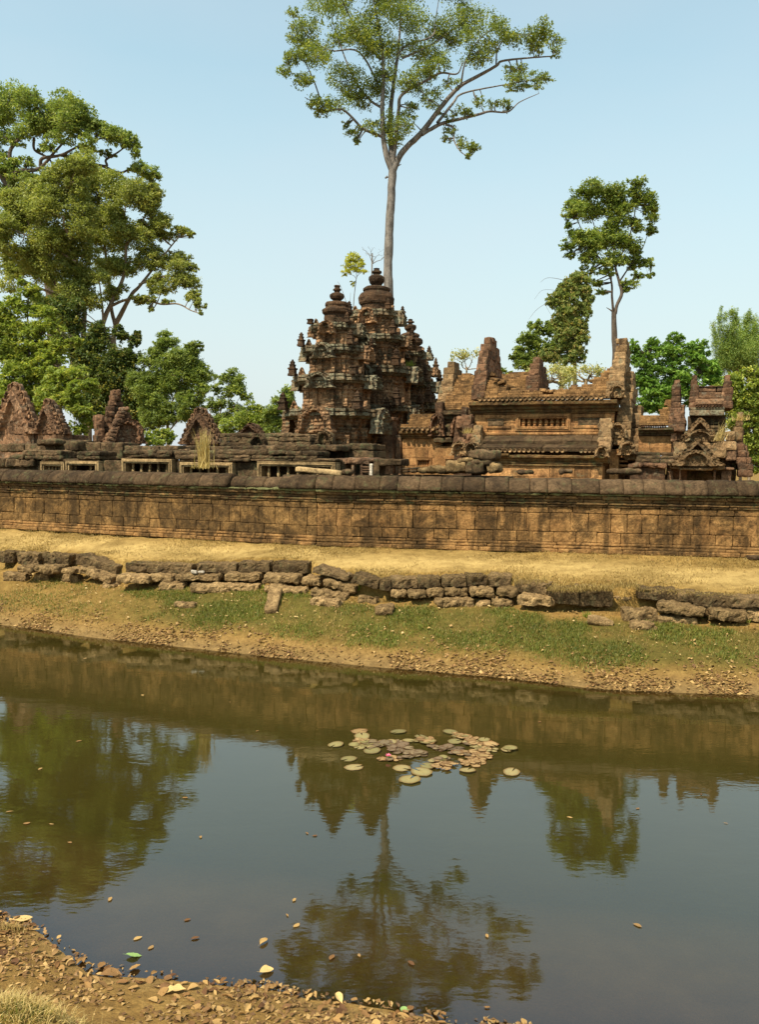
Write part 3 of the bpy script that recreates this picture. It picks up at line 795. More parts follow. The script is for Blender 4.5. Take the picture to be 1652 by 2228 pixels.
# little weeds at the wall foot
def weed(name, p, n, L, mat, label, cat='plant', lean=.8, wd=.012, group=None, seed=1):
    r = np.random.default_rng(seed); mb = MB()
    P = np.array(p)[None] + r.normal(0, .035, (n, 3)) * np.array([1, 1, .1])
    blades(mb, P, r.uniform(.4, 1, n) * L, np.full(n, wd), r, lean)
    e = thing(name, label, cat, p, 0, group)
    mb.obj('leaves', M[mat], e, world=True)
    mb2 = MB(); tube(mb2, [p, np.array(p) + [0.01, 0, L * .5]], [.008, .004], 5); mb2.obj('stem', M['twig'], e, world=True)
for k, (dx, dy, L, txt) in enumerate([(660, 1183, .26, 'left of the wall bend, low leafy green weed at the foot of the laterite wall'), (838, 1186, .38, 'tallest green weed sprouting from the wall foot, near its middle'),
                          (1190, 1195, .2, 'green weed at the wall foot under a dark stained block'), (1372, 1199, .2, 'small green weed at the wall foot, right of the dark stain'),
                          (130, 1150, .16, 'tiny green weed at the far left foot of the laterite wall'), (1420, 1200, .18, 'rightmost small green weed at the foot of the laterite wall'), (388, 1163, .14, 'small weed at the wall foot below the long grass tuft')]):
    p = atz(dx, dy, GZ + .02); weed('weed', p, 26, L, 'leaf_bright', txt, 'plant', group='weeds along the wall foot', seed=k)

# ------------------------------------------------------------------ laterite blocks along the bank edge, laid out
ORD = ['first', 'second', 'third', 'fourth', 'fifth', 'sixth', 'seventh', 'eighth', 'ninth', 'tenth', 'eleventh', 'twelfth', 'thirteenth', 'fourteenth',
       'fifteenth', 'sixteenth', 'seventeenth', 'eighteenth', 'nineteenth', 'twentieth', 'twenty-first', 'twenty-second', 'twenty-third', 'twenty-fourth']
for rowname, rows, zt in (('top', TOP, 0.0), ('middle', MID, -.26), ('lowest', LOW, -.5)):
    for i, s in enumerate(rows):
        zc = Z5 if s[0] == '5' else Z6
        u0, u1, v0, v1 = s[1:5]; tilt = s[5] if len(s) > 5 else random.uniform(-.03, .03)
        vm = (v0 + (u1 - u0) * tilt * .5) if len(s) > 5 else v0
        dxm, dyt = zc((u0 + u1) / 2, vm)
        p = lawn_hit(dxm, dyt)
        if rowname != 'top': p = atz(dxm, dyt, float(LIPZ(p[0])) + zt)
        if rowname == 'lowest':                  # the low stones lie on the slope: find where their foot meets it
            dxm, dyb = zc((u0 + u1) / 2, v1 + (u1 - u0) * tilt * .5)
            for zz in np.arange(1.25, .02, -.01):
                q = atz(dxm, dyb, zz)
                if hz(q[0], q[1]) >= zz: break
            p = at(dxm, dyt, q[1])
        D = p[1]
        wd = (u1 - u0) * .5 * D / F; ht = max(.1, (v1 - v0) * .5 * D / F)
        if rowname != 'lowest': ht = max(ht * (.98 if rowname == 'top' else .86), .16)
        dep = random.uniform(.58, .66) if rowname != 'lowest' else random.uniform(.3, .42)
        slope = math.atan2(float(LIP(p[0] + .5) - LIP(p[0] - .5)), 1)
        ra = slope * .6 + random.uniform(-.04, .04)
        mb = MB()
        rr = {'top': .022, 'middle': .05, 'lowest': .06}[rowname]
        rbox(mb, (0, dep / 2, -ht / 2), (wd, dep, ht), r=min(rr, ht * .42), amp={'top': .022, 'middle': .034, 'lowest': .038}[rowname], freq=9, seg=.042, nmax=30, pit=.06)
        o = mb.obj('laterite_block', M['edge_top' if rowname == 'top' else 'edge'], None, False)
        o.location = p; o.rotation_euler = (0, math.atan(tilt), ra)
        look = ('long' if wd > 1.25 * 1.0 else 'short' if wd < .62 else 'mid sized')
        look += {'top': ' squared dark', 'middle': ' rounded', 'lowest': ' worn half buried'}[rowname]
        if len(s) > 5: look += ' sagging'
        tag(o, f'{look} laterite block, {ORD[i]} from left, {rowname} row of bank stones', 'stone block', 'laterite blocks along the moat edge')
# the slab leaning on the bank, a broken pale piece, a hollow piece
p0 = ground_hit(*Z5(1207, 582)) + [0, 0, .12]; p1 = ground_hit(*Z5(1180, 686))
d = p1 - p0; L = np.linalg.norm(d); mb = MB(); rbox(mb, (0, 0, 0), (.34, L + .1, .2), r=.04, amp=.02, seg=.06)
o = mb.obj('stone_slab', M['edge'], None, True); o.location = (p0 + p1) / 2 + [0, 0, .04]
o.rotation_euler = (math.asin(-(p0[2] - p1[2]) / L) * -1, 0, math.atan2(-d[0], d[1]) + math.pi); tag(o, 'narrow laterite slab lying upright down the grassy bank slope', 'stone slab')
p = lawn_hit(*Z5(858, 512)); p = atz(*Z5(858, 512), float(LIPZ(p[0])) - .24); mb = MB()
rbox(mb, (-.08, 0, .04), (.16, .1, .10), r=.03, amp=.03, seg=.03); rbox(mb, (.1, .01, .03), (.18, .09, .07), r=.03, amp=.03, seg=.03)
o = mb.obj('broken_stone', M['white'], None, True); o.location = p; tag(o, 'small pale yellow broken stone lying on the ledge of blocks', 'stone')
p = ground_hit(*Z6(955, 735)); mb = MB(); a = np.linspace(0, 2 * math.pi, 15)[:-1]
tube(mb, [(-.26, 0, .1), (-.1, 0, .11), (.1, .01, .1), (.3, .02, .07)], [.115, .12, .11, .07], 12, .12)
tube(mb, [(-.262, 0, .1), (-.12, 0, .11)], [.075, .07], 12)
o = mb.obj('round_stone', M['edge'], None, True); o.location = (p[0], p[1], hz(p[0], p[1]) - .02); o.rotation_euler = (0, .1, -.2); tag(o, 'hollow log shaped stone half buried in the bank below the gap', 'stone')
# grass hanging over the sunken blocks
ov = MB()
def overhang(u0, u1, v0, zc, n, L, seed, slope=0):
    r = np.random.default_rng(seed); P = []
    for k in range(n):
        u = r.uniform(u0, u1); q = lawn_hit(*zc(u, v0 + (u - u0) * slope + r.normal(0, 5))); P.append(q + [0, r.uniform(-.02, .25), r.uniform(-.02, .05)])
    P = np.array(P)
    blades(ov, P, r.uniform(.4, 1, n) * L, r.uniform(.004, .008, n), r, .7, .9, np.array([0, -.9, -.25]))
overhang(735, 870, 588, Z6, 420, .26, 1); overhang(870, 1022, 584, Z6, 460, .28, 2); overhang(580, 735, 552, Z6, 260, .2, 3)
overhang(1022, 1130, 575, Z6, 300, .3, 4); overhang(1130, 1560, 588, Z6, 500, .13, 5, .06); overhang(535, 845, 468, Z5, 240, .13, 6)
overhang(0, 560, 540, Z6, 300, .1, 7, -.03); overhang(0, 530, 428, Z5, 240, .1, 8)
o = ov.obj('hanging_grass', M['straw']); tag(o, 'dry grass hanging over the edge of the bank stones', 'grass'); o['kind'] = 'stuff'
for k, (zc, u, v, L, txt) in enumerate([(Z5, 1560, 588, .24, 'bright weed between the bank stones just left of the middle'), (Z6, 575, 605, .26, 'bright leafy weed among the stones right of the middle'), (Z5, 1145, 575, .12, 'tiny green weed above the leaning slab'),
                                         (Z6, 1600, 725, .2, 'green weed under the rightmost bank stones'), (Z6, 905, 705, .22, 'green weed in the shade under the grassy overhang'), (Z6, 1410, 708, .2, 'green weed between the two lower right bank stones'), (Z5, 22, 468, .16, 'green weed at the leftmost top bank stone')]):
    p = ground_hit(*zc(u, v)); weed('bank_weed', p, 40, L, 'leaf_bright', txt, 'plant', 1.0, .014, 'weeds among the bank stones', 40 + k)
# ------------------------------------------------------------------ the three towers
def tower(name, label, au, D, tiers, dome, fin, z0=GZ, mir=1, seed=0, cella_hu=360):
    """tiers, lowest first: (cornice top v, cornice bottom v, cornice half u, body half u); measured on Z1"""
    random.seed(100 + seed)
    ax, _ = Z1(au, 0); fr = Frame(ax, D)
    k = .25 * D / F / 1.05
    zz = lambda v: at(ax, Z1(0, v)[1], D)[2] - GZ
    t = bthing(name, label, 'tower', fr)
    plan = dense(REDENT, .12)
    led, bod = M['towerledge'], M['tower']
    # platform and cella
    mb = MB(); hb = cella_hu * k
    loft(mb, plan, lathe_prof([(hb * 1.35, 0), (hb * 1.35, .25), (hb * 1.28, .3), (hb * 1.32, .55), (hb * 1.2, .62), (hb * 1.2, .9)], 3), amp=.03, seed=seed); mb.obj('platform', led, t)
    zb = .9
    prev = None
    for i, (vt, vb, hc, hbod) in enumerate(tiers):
        zt, zc = zz(vt), zz(vb); w0, wc = hbod * k * .90, hc * k; h = zc - zb
        mb = MB()
        bp = [(w0 * 1.10, zb - .02), (w0 * 1.10, zb + .10 * h), (w0 * 1.05, zb + .13 * h), (w0 * 1.06, zb + .19 * h), (w0, zb + .22 * h), (w0, zb + .5 * h), (w0, zb + .72 * h),
              (w0 * 1.06, zb + .75 * h), (w0 * 1.06, zb + .82 * h), (w0 * 1.01, zb + .84 * h), (w0 * 1.09, zb + .92 * h), (w0 * 1.14, zc)]
        loft(mb, plan, lathe_prof(bp, 3), amp=.03, freq=5, blocky=.03, seed=seed * 5 + i)
        # pilasters at the corners and beside the false doors of each face
        for f in range(4):
            R = Matrix.Rotation(f * math.pi / 2, 4, 'Z')
            for sx in (-1, 1):
                for px, pw, py in ((.30, .085, 1.03), (.70, .09, .83)):
                    for z_a, z_b, ex in ((zb + .16 * h, zb + .86 * h, 1.0), (zb + .74 * h, zb + .88 * h, 1.35), (zb + .10 * h, zb + .24 * h, 1.3)):
                        T = R @ Matrix.Translation((sx * px * w0, -py * w0, (z_a + z_b) / 2))
                        rbox(mb, None, (2 * pw * w0 * ex, .16 * w0 * ex, z_b - z_a), r=.02, amp=.018, seg=.09, M=T)
        mb.obj('cella' if i == 0 else 'tier', bod, t)
        # dark sunk door between the pilasters is a real niche: lintel and jamb blocks stand proud of it
        mb = MB()
        cp = [(w0 * 1.05, zc - .05), (w0 * 1.12 + .3 * (wc - w0), zc - .02), (wc * .90, zc + .06 * (zt - zc)), (wc * .93, zc + .14 * (zt - zc)), (wc, zc + .2 * (zt - zc)), (wc, zc + .52 * (zt - zc)), (wc * .955, zc + .57 * (zt - zc)), (wc * .955, zc + .66 * (zt - zc)), (wc * .985, zc + .7 * (zt - zc)), (wc * .985, zc + .97 * (zt - zc)), (wc * .9, zt), (wc * .5, zt + .03)]
        loft(mb, plan, lathe_prof(cp, 3), amp=.035, freq=5, blocky=.05, seed=seed * 7 + i)
        mb.obj('cornice', led, t)
        # pediments on every face, sitting on the cornice front
        ph = (zt - zc) * (2.0 if i else 3.0); pw_ = wc * (.30 if i else .33)
        for f in range(4):
            R = Matrix.Rotation(f * math.pi / 2, 4, 'Z')
            mb = MB(); zp = zt - ph * .9
            pediment(mb, pw_, ph, R @ Matrix.Translation((0, -(wc * 1.0 - .04), zp)), 'arch', .3, 12, 16, .06)
            mb.obj('pediment', led if (i + f) % 3 else bod, t)
        # corner turrets on the cornice
        th_ = (.62, .58, .5, .36)[i] * k / .0042
        for f in range(4):
            c, s = math.cos(f * math.pi / 2), math.sin(f * math.pi / 2); px, py = .80 * wc, -.80 * wc
            mb = MB(); r0 = .055 * wc + .035
            tp = [(r0 * 1.2, -.05), (r0 * 1.2, .1), (r0, .13), (r0, .34), (r0 * 1.25, .38), (r0 * 1.2, .46), (r0 * .75, .48), (r0 * .75, .62), (r0 * .95, .66), (r0 * .5, .72), (r0 * .62, .84), (r0 * .3, .92), (r0 * .2, 1.0)]
            if random.random() < .18: tp = tp[:7]
            loft(mb, dense(SQ, .6), [(a, zt + b * th_) for a, b in tp], (px * c - py * s, px * s + py * c, 0), amp=.018, freq=8, seed=seed + i + f)
            mb.obj('turret', M['crown'], t)
        # standing figures in the corners of the tier above
        mb = MB()
        for f in range(4):
            R = Matrix.Rotation(f * math.pi / 2, 4, 'Z')
            pediment(mb, .07 * wc + .02, th_ * .5, R @ Matrix.Translation((-.52 * wc, -.86 * wc, zt - .02)), 'flame', .1, 4, 8, .03)
        mb.split('antefix', bod, t)
        zb = zt
    # lotus dome and finial
    C = circle(28)
    mb = MB(); loft(mb, C, lathe_prof([(h * k, zz(v)) for h, v in dome], 4), amp=.025, freq=6, blocky=.02, seed=seed)
    # small buds round the drum
    hmx = max(h for h, v in dome) * k
    for a in range(8):
        an = a * math.pi / 4 + .3
        pediment(mb, .12 * hmx / .5 * .5, abs(zz(dome[0][1]) - zz(dome[2][1])) * .9, Matrix.Rotation(an, 4, 'Z') @ Matrix.Translation((0, -hmx * .98, zz(dome[0][1]))), 'arch', .1, 5, 8, .02)
    mb.obj('lotus_dome', M['crown'], t)
    mb = MB(); loft(mb, C, lathe_prof([(h * k, zz(v)) for h, v in fin], 4), amp=.012, freq=9, seed=seed + 3); mb.obj('finial', M['crown'], t)
    return t, fr

tower('temple_tower', 'left stepped sandstone tower with small vase finial, in front of the tallest one', 612, 34.0,
      [(1430, 1505, 445, 350), (1140, 1205, 368, 290), (885, 950, 298, 235), (690, 745, 222, 180)],
      [(116, 694), (122, 688), (122, 660), (114, 655), (114, 600), (124, 594), (136, 582), (138, 558), (130, 548), (108, 540), (102, 536), (102, 524), (108, 516), (108, 500), (98, 490), (72, 484), (40, 478)],
      [(34, 482), (36, 470), (58, 455), (66, 438), (64, 420), (48, 408), (34, 404), (24, 400), (26, 385), (38, 380), (36, 370), (22, 364), (24, 350), (30, 345), (26, 338), (4, 334)], seed=1)
tower('temple_tower', 'tallest stepped sandstone tower with a large vase finial, middle of the three', 950, 36.9,
      [(1400, 1460, 400, 310), (1070, 1145, 385, 300), (800, 855, 320, 250), (580, 645, 232, 190)],
      [(142, 586), (146, 575), (140, 562), (138, 518), (150, 510), (158, 496), (160, 452), (152, 430), (138, 410), (116, 402), (116, 394), (124, 386), (122, 368), (108, 358), (70, 350), (44, 346)],
      [(42, 352), (46, 336), (64, 312), (72, 290), (70, 268), (54, 254), (36, 248), (30, 240), (46, 230), (44, 216), (28, 210), (24, 200), (28, 192), (6, 186)], seed=2)
tower('temple_tower', 'smallest visible tower, right one of the three, partly behind the tallest', 1245, 39.8,
      [(1370, 1440, 330, 265), (1190, 1240, 270, 215), (1065, 1105, 235, 185), (930, 965, 172, 140)],
      [(92, 934), (96, 925), (90, 915), (90, 862), (104, 850), (111, 838), (110, 815), (98, 802), (80, 797), (80, 790), (86, 782), (84, 768), (64, 756), (30, 746)],
      [(30, 748), (34, 736), (52, 718), (56, 700), (52, 686), (36, 680), (20, 676), (18, 668), (34, 662), (32, 652), (18, 646), (22, 634), (4, 628)], seed=3)
random.seed(31)

# ------------------------------------------------------------------ building helpers in a local frame
def cornice(mb, x0, x1, yf, zb, zt, out=.3, depth=.5, amp=.02):
    h = zt - zb
    extrude_x(mb, lathe_prof([(yf + depth, zb), (yf, zb), (yf - .3 * out, zb + .05 * h), (yf - .35 * out, zb + .25 * h), (yf - .55 * out, zb + .32 * h), (yf - .62 * out, zb + .5 * h),
                              (yf - out, zb + .68 * h), (yf - out, zb + .92 * h), (yf - .8 * out, zt), (yf + depth, zt)], 2), x0, x1, amp=amp, freq=5, seg=.12)
def antefixes(mb, x0, x1, y, z0, z1, n):
    st = (x1 - x0) / n; r = min(st * .46, (z1 - z0) * .5)
    for i in range(n):
        cx = x0 + (i + .5) * st
        V = []; k = 9
        for yy, s in ((-.11, .55), (-.14, .9), (-.10, 1.0), (.16, 1.0)):
            for j in range(k):
                a = 2 * math.pi * j / k; V.append((cx + math.cos(a) * r * s * random.uniform(.93, 1.05), y + yy, (z0 + z1) / 2 + math.sin(a) * (z1 - z0) * .5 * s))
        V.append((cx, y - .10, (z0 + z1) / 2))
        Q = [[q * k + j, q * k + (j + 1) % k, (q + 1) * k + (j + 1) % k, (q + 1) * k + j] for q in range(3) for j in range(k)]
        T = [[(j + 1) % k, j, 4 * k] for j in range(k)]
        mb.add(V, Q, T)
def baluster(mb, x, y, z0, z1, r):
    h = z1 - z0
    loft(mb, circle(10), lathe_prof([(r * a, z0 + h * b) for a, b in ((.95, 0), (.95, .08), (.6, .1), (.9, .2), (.6, .28), (1, .42), (1.05, .5), (1, .58), (.6, .72), (.9, .8), (.6, .9), (.95, .92), (.95, 1))], 2), (x, y, 0), amp=.006)
def brick_roof(mb, x0, x1, y0, z0, zr, depth, topz, pw=1.5, ch=.075, bl=.32, back=.5):
    n = int((zr - z0) / ch)
    for k in range(n):
        t = k / n; z = z0 + k * ch; y = y0 + depth * t ** pw; x = x0
        while x < x1 - .02:
            l = min(bl * random.uniform(.7, 1.4), x1 - x)
            if z + ch < topz(x + l / 2) + random.uniform(-.06, .06):
                j = random.uniform(-.015, .015)
                rb(mb, x + .002, x + l - .002, y + j, y + back, z, z + ch - .004, r=.012, amp=.006, seg=.5)
            x += l
def frame_window(mbf, x0, x1, z0, z1, y, b, proud=.07, rec=.14):
    """nested sandstone frame round an opening x0..x1, z0..z1; b is the frame width"""
    for k, (bb, pr) in enumerate(((1.0, proud * .6), (.66, proud * .9), (.36, proud * .45))):
        o, i_ = b * bb, b * (.66, .36, .0)[k]
        rb(mbf, x0 - o, x1 + o, y - pr, y + rec, z1 + i_, z1 + o, r=.008, amp=.005, seg=.3)
        rb(mbf, x0 - o, x1 + o, y - pr, y + rec, z0 - o, z0 - i_, r=.008, amp=.005, seg=.3)
        rb(mbf, x0 - o, x0 - i_, y - pr, y + rec, z0 - i_ + .001, z1 + i_ - .001, r=.008, amp=.005, seg=.3)
        rb(mbf, x1 + i_, x1 + o, y - pr, y + rec, z0 - i_ + .001, z1 + i_ - .001, r=.008, amp=.005, seg=.3)
def interp(pts):
    xs = [p[0] for p in pts]; zs = [p[1] for p in pts]
    return lambda x: float(np.interp(x, xs, zs))

# ------------------------------------------------------------------ library on the right
LB = Frame(Z2(900, 0)[0], 28.3)
lib = bthing('library', 'long sandstone library hall with a barred window and broken brick roof, right of the towers', 'temple hall', LB)
X = lambda u, y=0.0, v=700: LB.x(Z2(u, v), y)
Zc = lambda v, y=0.0, u=880: LB.z(Z2(u, v), y)
xl, xr = X(400), X(1380); yb = 3.4
mb = MB(); wx0, wx1, wz0, wz1 = X(722), X(1043), Zc(728), Zc(673)
rb(mb, xl + .1, xr - .1, .46, yb, 0, Zc(600), r=0, amp=0, seg=5)
zA, zB = Zc(830), Zc(640)
fw = .16
courses(mb, xl, wx0 - fw, 0, .46, zA, zB, .36, .7); courses(mb, wx1 + fw, xr, 0, .46, zA, zB, .36, .7)
courses(mb, wx0 - fw, wx1 + fw, 0, .46, wz1 + fw, zB, .3, .9); courses(mb, wx0 - fw, wx1 + fw, 0, .46, zA, wz0 - fw, .3, .9)
rb(mb, xl - .02, xr + .02, -.05, .3, Zc(786), Zc(770), r=.01, amp=.01, seg=.2)
for u0, u1 in ((480, 660), (1095, 1305)):
    rb(mb, X(u0), X(u1), -.035, .2, Zc(742), Zc(725), r=.01, amp=.008, seg=.15); rb(mb, X(u0), X(u1), -.03, .2, Zc(668), Zc(646), r=.01, amp=.01, seg=.15)
mb.obj('upper_wall', M['sand'], lib)
mb = MB()
for u0, u1 in ((495, 605), (1128, 1308)): rb(mb, X(u0), X(u1), -.02, .2, Zc(722), Zc(671), r=.01, amp=.012, seg=.1)
mb.split('dark_panel', M['darkstone'], lib)
win = MB(); frame_window(win, wx0, wx1, wz0, wz1, 0, fw, .08, .3); wo = win.obj('window_frame', M['sand'], lib)
for i in range(8):
    mb = MB(); baluster(mb, wx0 + (wx1 - wx0) * (i + .5) / 8, .1, wz0, wz1, .07); mb.obj('baluster', M['sand'], wo)
mb = MB(); cornice(mb, X(376), X(1404), 0, Zc(632), Zc(552), .38, .6); rb(mb, X(395), X(1385), -.06, .3, Zc(640), Zc(631), r=.01, amp=.008, seg=.12); mb.obj('cornice', M['cornice'], lib)
mb = MB(); antefixes(mb, X(440), X(1310), -.28, Zc(553), Zc(524), 27); mb.obj('antefix_row', M['gable'], lib)
zr = LB.z(Z2(880, 262), 1.7); z0r = Zc(540)
tz = interp([(X(u, 1.0), LB.z(Z2(u, v), 1.0)) for u, v in ((440, 300), (500, 330), (540, 385), (600, 420), (640, 452), (690, 478), (760, 500), (850, 505), (900, 488), (960, 505), (1020, 500), (1090, 478), (1150, 450), (1240, 420), (1270, 385), (1300, 350), (1345, 290))])
mb = MB(); brick_roof(mb, xl + .1, xr - .1, -.15, z0r, zr, 1.8, tz, 1.5, .085, .34)
# fallen bricks along the ruined middle
for k in range(46):
    u = random.uniform(560, 1120); x = X(u, .6); z = tz(x) + random.uniform(-.04, .05)
    rbox(mb, None, (random.uniform(.15, .34), .2, random.uniform(.07, .13)), r=.02, amp=.015, seg=.12, M=TR(x, random.uniform(.1, 1.0), z, random.uniform(-.6, .6), random.uniform(-.3, .3), random.uniform(-.35, .35)))
mb.obj('brick_vault', M['brick'], lib)
# end gables
yc = 1.7
for u, vt, vb, hw0, nm, th in ((438, 122, 535, 1.95, 'left_gable', .46), (1385, 130, 535, 2.0, 'right_gable', .52)):
    mb = MB(); x = X(u, .3); gable_stack(mb, x, th, yc, hw0, Zc(vb), LB.z(Z2(u, vt), yc), step=.25, lean=.12 if u > 900 else .0)
    rb(mb, x - .14, x + .14, yc - .2, yc + .2, LB.z(Z2(u, vt + 25), yc), LB.z(Z2(u, vt), yc) + .05, r=.03, amp=.03, seg=.08)
    mb.obj('gable', M['gable' if u > 900 else 'gablered'], lib)
for u, y_, vt, vb, hw0, th in ((1448, 1.7, 355, 860, 1.95, .5), (1512, 1.7, 590, 960, 1.75, .46)):
    mb = MB(); x = X(u, .5); zt_ = LB.z(Z2(u, vt), yc)
    gable_stack(mb, x, th, yc, hw0, Zc(vb), zt_, step=.25, lean=.12); mb.obj('porch_gable', M['gable'], lib)
# naga ends of the frames, low on the right
mb = MB()
for u, v, s in ((1400, 500, .24), (1412, 765, .27), (1480, 885, .25)):
    x = X(u, -.1); z = Zc(v)
    pediment(mb, s * 1.0, s * 1.9, TR(x, -.22, z - s * .8), 'arch', .2, 8, 10, .07)
mb.split('naga_end', M['gable'], lib)
# porch bodies behind the gables
mb = MB()
rb(mb, xr - .05, X(1470, .5), .7, yb - .7, 0, Zc(790), r=.02, amp=.015, seg=.3); rb(mb, X(1470, .5) - .02, X(1540, .5), 1.0, yb - 1.0, 0, Zc(930), r=.02, amp=.015, seg=.3)
mb.obj('porch', M['sandred'], lib)
mb = MB()
rb(mb, X(1358), X(1422), -.12, .3, 0, Zc(888), r=.02, amp=.012, seg=.15); rb(mb, X(1300), X(1356), .12, .4, 0, Zc(640), r=.02, amp=.012, seg=.2); 
for v in (930, 960, 990, 1012): rb(mb, X(1424), X(1486, .2), .1, .6, Zc(v + 14), Zc(v), r=.01, amp=.01, seg=.12)
mb.split('pilaster', M['sand'], lib)
# aisle along the front: half vault, tile row, cornice, wall
ya = -1.05
Xa = lambda u: LB.x(Z2(u, 900), ya)
Za = lambda v: LB.z(Z2(880, v), ya)
mb = MB()
zt_, zm, zl = Zc(792), LB.z(Z2(880, 852), -.5), Za(895)
for (ya0, ya1, za0, za1, bl) in ((-.56, -.01, zm, zt_, 1.05), (-1.12, -.54, zl, zm, 1.2)):
    x = Xa(432)
    while x < Xa(1335) - .05:
        l = min(bl * random.uniform(.7, 1.3), Xa(1335) - x)
        sub = MB(); extrude_x(sub, lathe_prof([(ya1, za0 - .05), (ya0, za0 - .03), (ya0 - .02, za0 + .1), (ya0 + .18, za0 + .62 * (za1 - za0)), (ya0 + .4, za0 + .9 * (za1 - za0)), (ya1, za1)], 3), x + .006, x + l - .006, .02, 5, .1)
        V = sub.V[0]; V[:, 2] += random.uniform(-.015, .015); mb.add(V, sub.Q[0], sub.T[0]); x += l
mb.obj('aisle_roof', M['coping'], lib)
mb = MB()
for a, b, n in ((480, 905, 13), (932, 1042, 3), (1140, 1258, 4)): antefixes(mb, Xa(a), Xa(b), -1.12, Za(914), Za(886), n)
mb.obj('tile_row', M['gable'], lib)
mb = MB(); cornice(mb, Xa(440), Xa(1340), ya, Za(985), Za(930), .2, .6, .03); rb(mb, Xa(572), Xa(655), ya - .3, ya, Za(937), Za(920), r=.02, amp=.02, seg=.1)
for v0, v1 in ((990, 975), (1005, 994)): rb(mb, Xa(445), Xa(1305), ya - .07, ya + .2, Za(v0), Za(v1), r=.01, amp=.012, seg=.15)
mb.obj('aisle_cornice', M['cornice'], lib)
mb = MB(); courses(mb, Xa(450), Xa(1302), ya, ya + .9, 0, Za(1004), .4, .8); mb.obj('aisle_wall', M['sand'], lib)
# half gables of the aisle: left broken, right leaning against the hall
mb = MB()
def half_gable(mb, u, vt, vb, y0, y1, th):
    n = 7; mb.mark()
    for k in range(n):
        t = k / n; v = vb + (vt - vb) * t; y = y0 + (y1 - y0) * t ** 1.3; z = LB.z(Z2(u, v), y); z2 = LB.z(Z2(u, vb + (vt - vb) * (k + 1) / n), y0 + (y1 - y0) * ((k + 1) / n) ** 1.3)
        rbox(mb, None, (th * random.uniform(.9, 1.1), .42, abs(z2 - z) + .06), r=.05, amp=.04, seg=.08, M=TR(LB.x(Z2(u, v), y) + .05 * t, y + .15, (z + z2) / 2, 0, -.25))
half_gable(mb, 1312, 685, 910, -1.1, -.1, .42); half_gable(mb, 408, 735, 890, -1.1, -.2, .34)
mb.split('half_gable', M['gable'], lib)
mb = MB()
for u, v, s in ((1298, 905, .2), (385, 885, .24), (300, 885, .26)):
    pediment(mb, s, s * 1.9, TR(LB.x(Z2(u, v), -1.2), -1.28, LB.z(Z2(u, v), -1.2) - s * .9), 'arch', .22, 8, 10, .08)
mb.split('naga_figure', M['gable'], lib)
mb = MB()
for u, v, w_, h_ in ((352, 760, .4, .5), (372, 815, .34, .4), (330, 850, .5, .4), (300, 700, .3, .4), (345, 690, .35, .45)):
    rbox(mb, None, (w_, .5, h_), r=.07, amp=.06, seg=.09, M=TR(LB.x(Z2(u, v), -.4), -.3, LB.z(Z2(u, v), -.4), .2))
rb(mb, X(270), X(400), -.3, 1.5, 0, Zc(720), r=.05, amp=.05, seg=.2)
mb.split('broken_corner', M['gablered'], lib)

# ------------------------------------------------------------------ hall behind the library, joining the middle tower
MD = Frame(Z2(300, 0)[0], 33.5)
man = bthing('connecting_hall', 'brick roofed hall joining the tallest tower, behind the library', 'temple hall', MD)
X = lambda u, y=0.0, v=700: MD.x(Z2(u, v), y)
Zc = lambda v, y=0.0, u=300: MD.z(Z2(u, v), y)
mb = MB(); zrr = Zc(360, 1.4)
brick_roof(mb, X(195), X(800), -.15, Zc(612), zrr + .05, 1.55, lambda x: zrr + (.07 * vn(np.array([[x * 1.3, 0, 0]]), 3)[0]), 1.7, .085, .34)
mb.obj('brick_roof', M['brick'], man)
for u, vt, vb, th in ((212, 283, 640, .62), (816, 258, 520, .52)):
    mb = MB(); gable_stack(mb, X(u, .6), th, 1.4, 1.5, Zc(vb), MD.z(Z2(u, vt), 1.4), step=.26); mb.obj('gable', M['gable' if u < 400 else 'gablered'], man)
mb = MB(); cornice(mb, X(150), X(800), 0, Zc(705), Zc(618), .35, .6, .03); mb.obj('cornice', M['darkstone'], man)
mb = MB()
for v0, v1, y0, y1 in ((735, 705, -.1, .4), (768, 735, -.35, .3), (800, 768, -.6, .2), (845, 812, -.72, .2)):
    x = X(150)
    while x < X(360): l = random.uniform(.6, .9); rb(mb, x, x + l - .01, y0, y1, Zc(v0), Zc(v1) - .005, r=.03, amp=.02, seg=.12); x += l
mb.obj('aisle_roof', M['darkstone'], man)
mb = MB(); rb(mb, X(150), X(420), -.55, 2.9, 0, Zc(868, -.55), r=.02, amp=.012, seg=.3); rb(mb, X(160), X(790), .05, 2.8, 0, Zc(640), r=0, amp=0, seg=3); mb.obj('wall', M['sand'], man)
mb = MB(); frame_window(mb, X(208, -.55), X(285, -.55), Zc(1010, -.55), Zc(965, -.55), -.55, .08, .06, .1); mb.obj('window_frame', M['sand'], man)
mb = MB(); pediment(mb, .27, .95, TR(X(175), -.7, Zc(800)), 'arch', .25, 8, 12, .08); pediment(mb, .26, .8, TR(X(322), -.75, Zc(800)), 'arch', .25, 8, 12, .08)
rb(mb, X(140), X(195), -.4, .5, Zc(640), Zc(560), r=.05, amp=.05, seg=.1); rb(mb, X(325), X(372), -.5, .3, Zc(700), Zc(600), r=.05, amp=.05, seg=.1)
mb.split('naga_figure', M['gablered'], man)
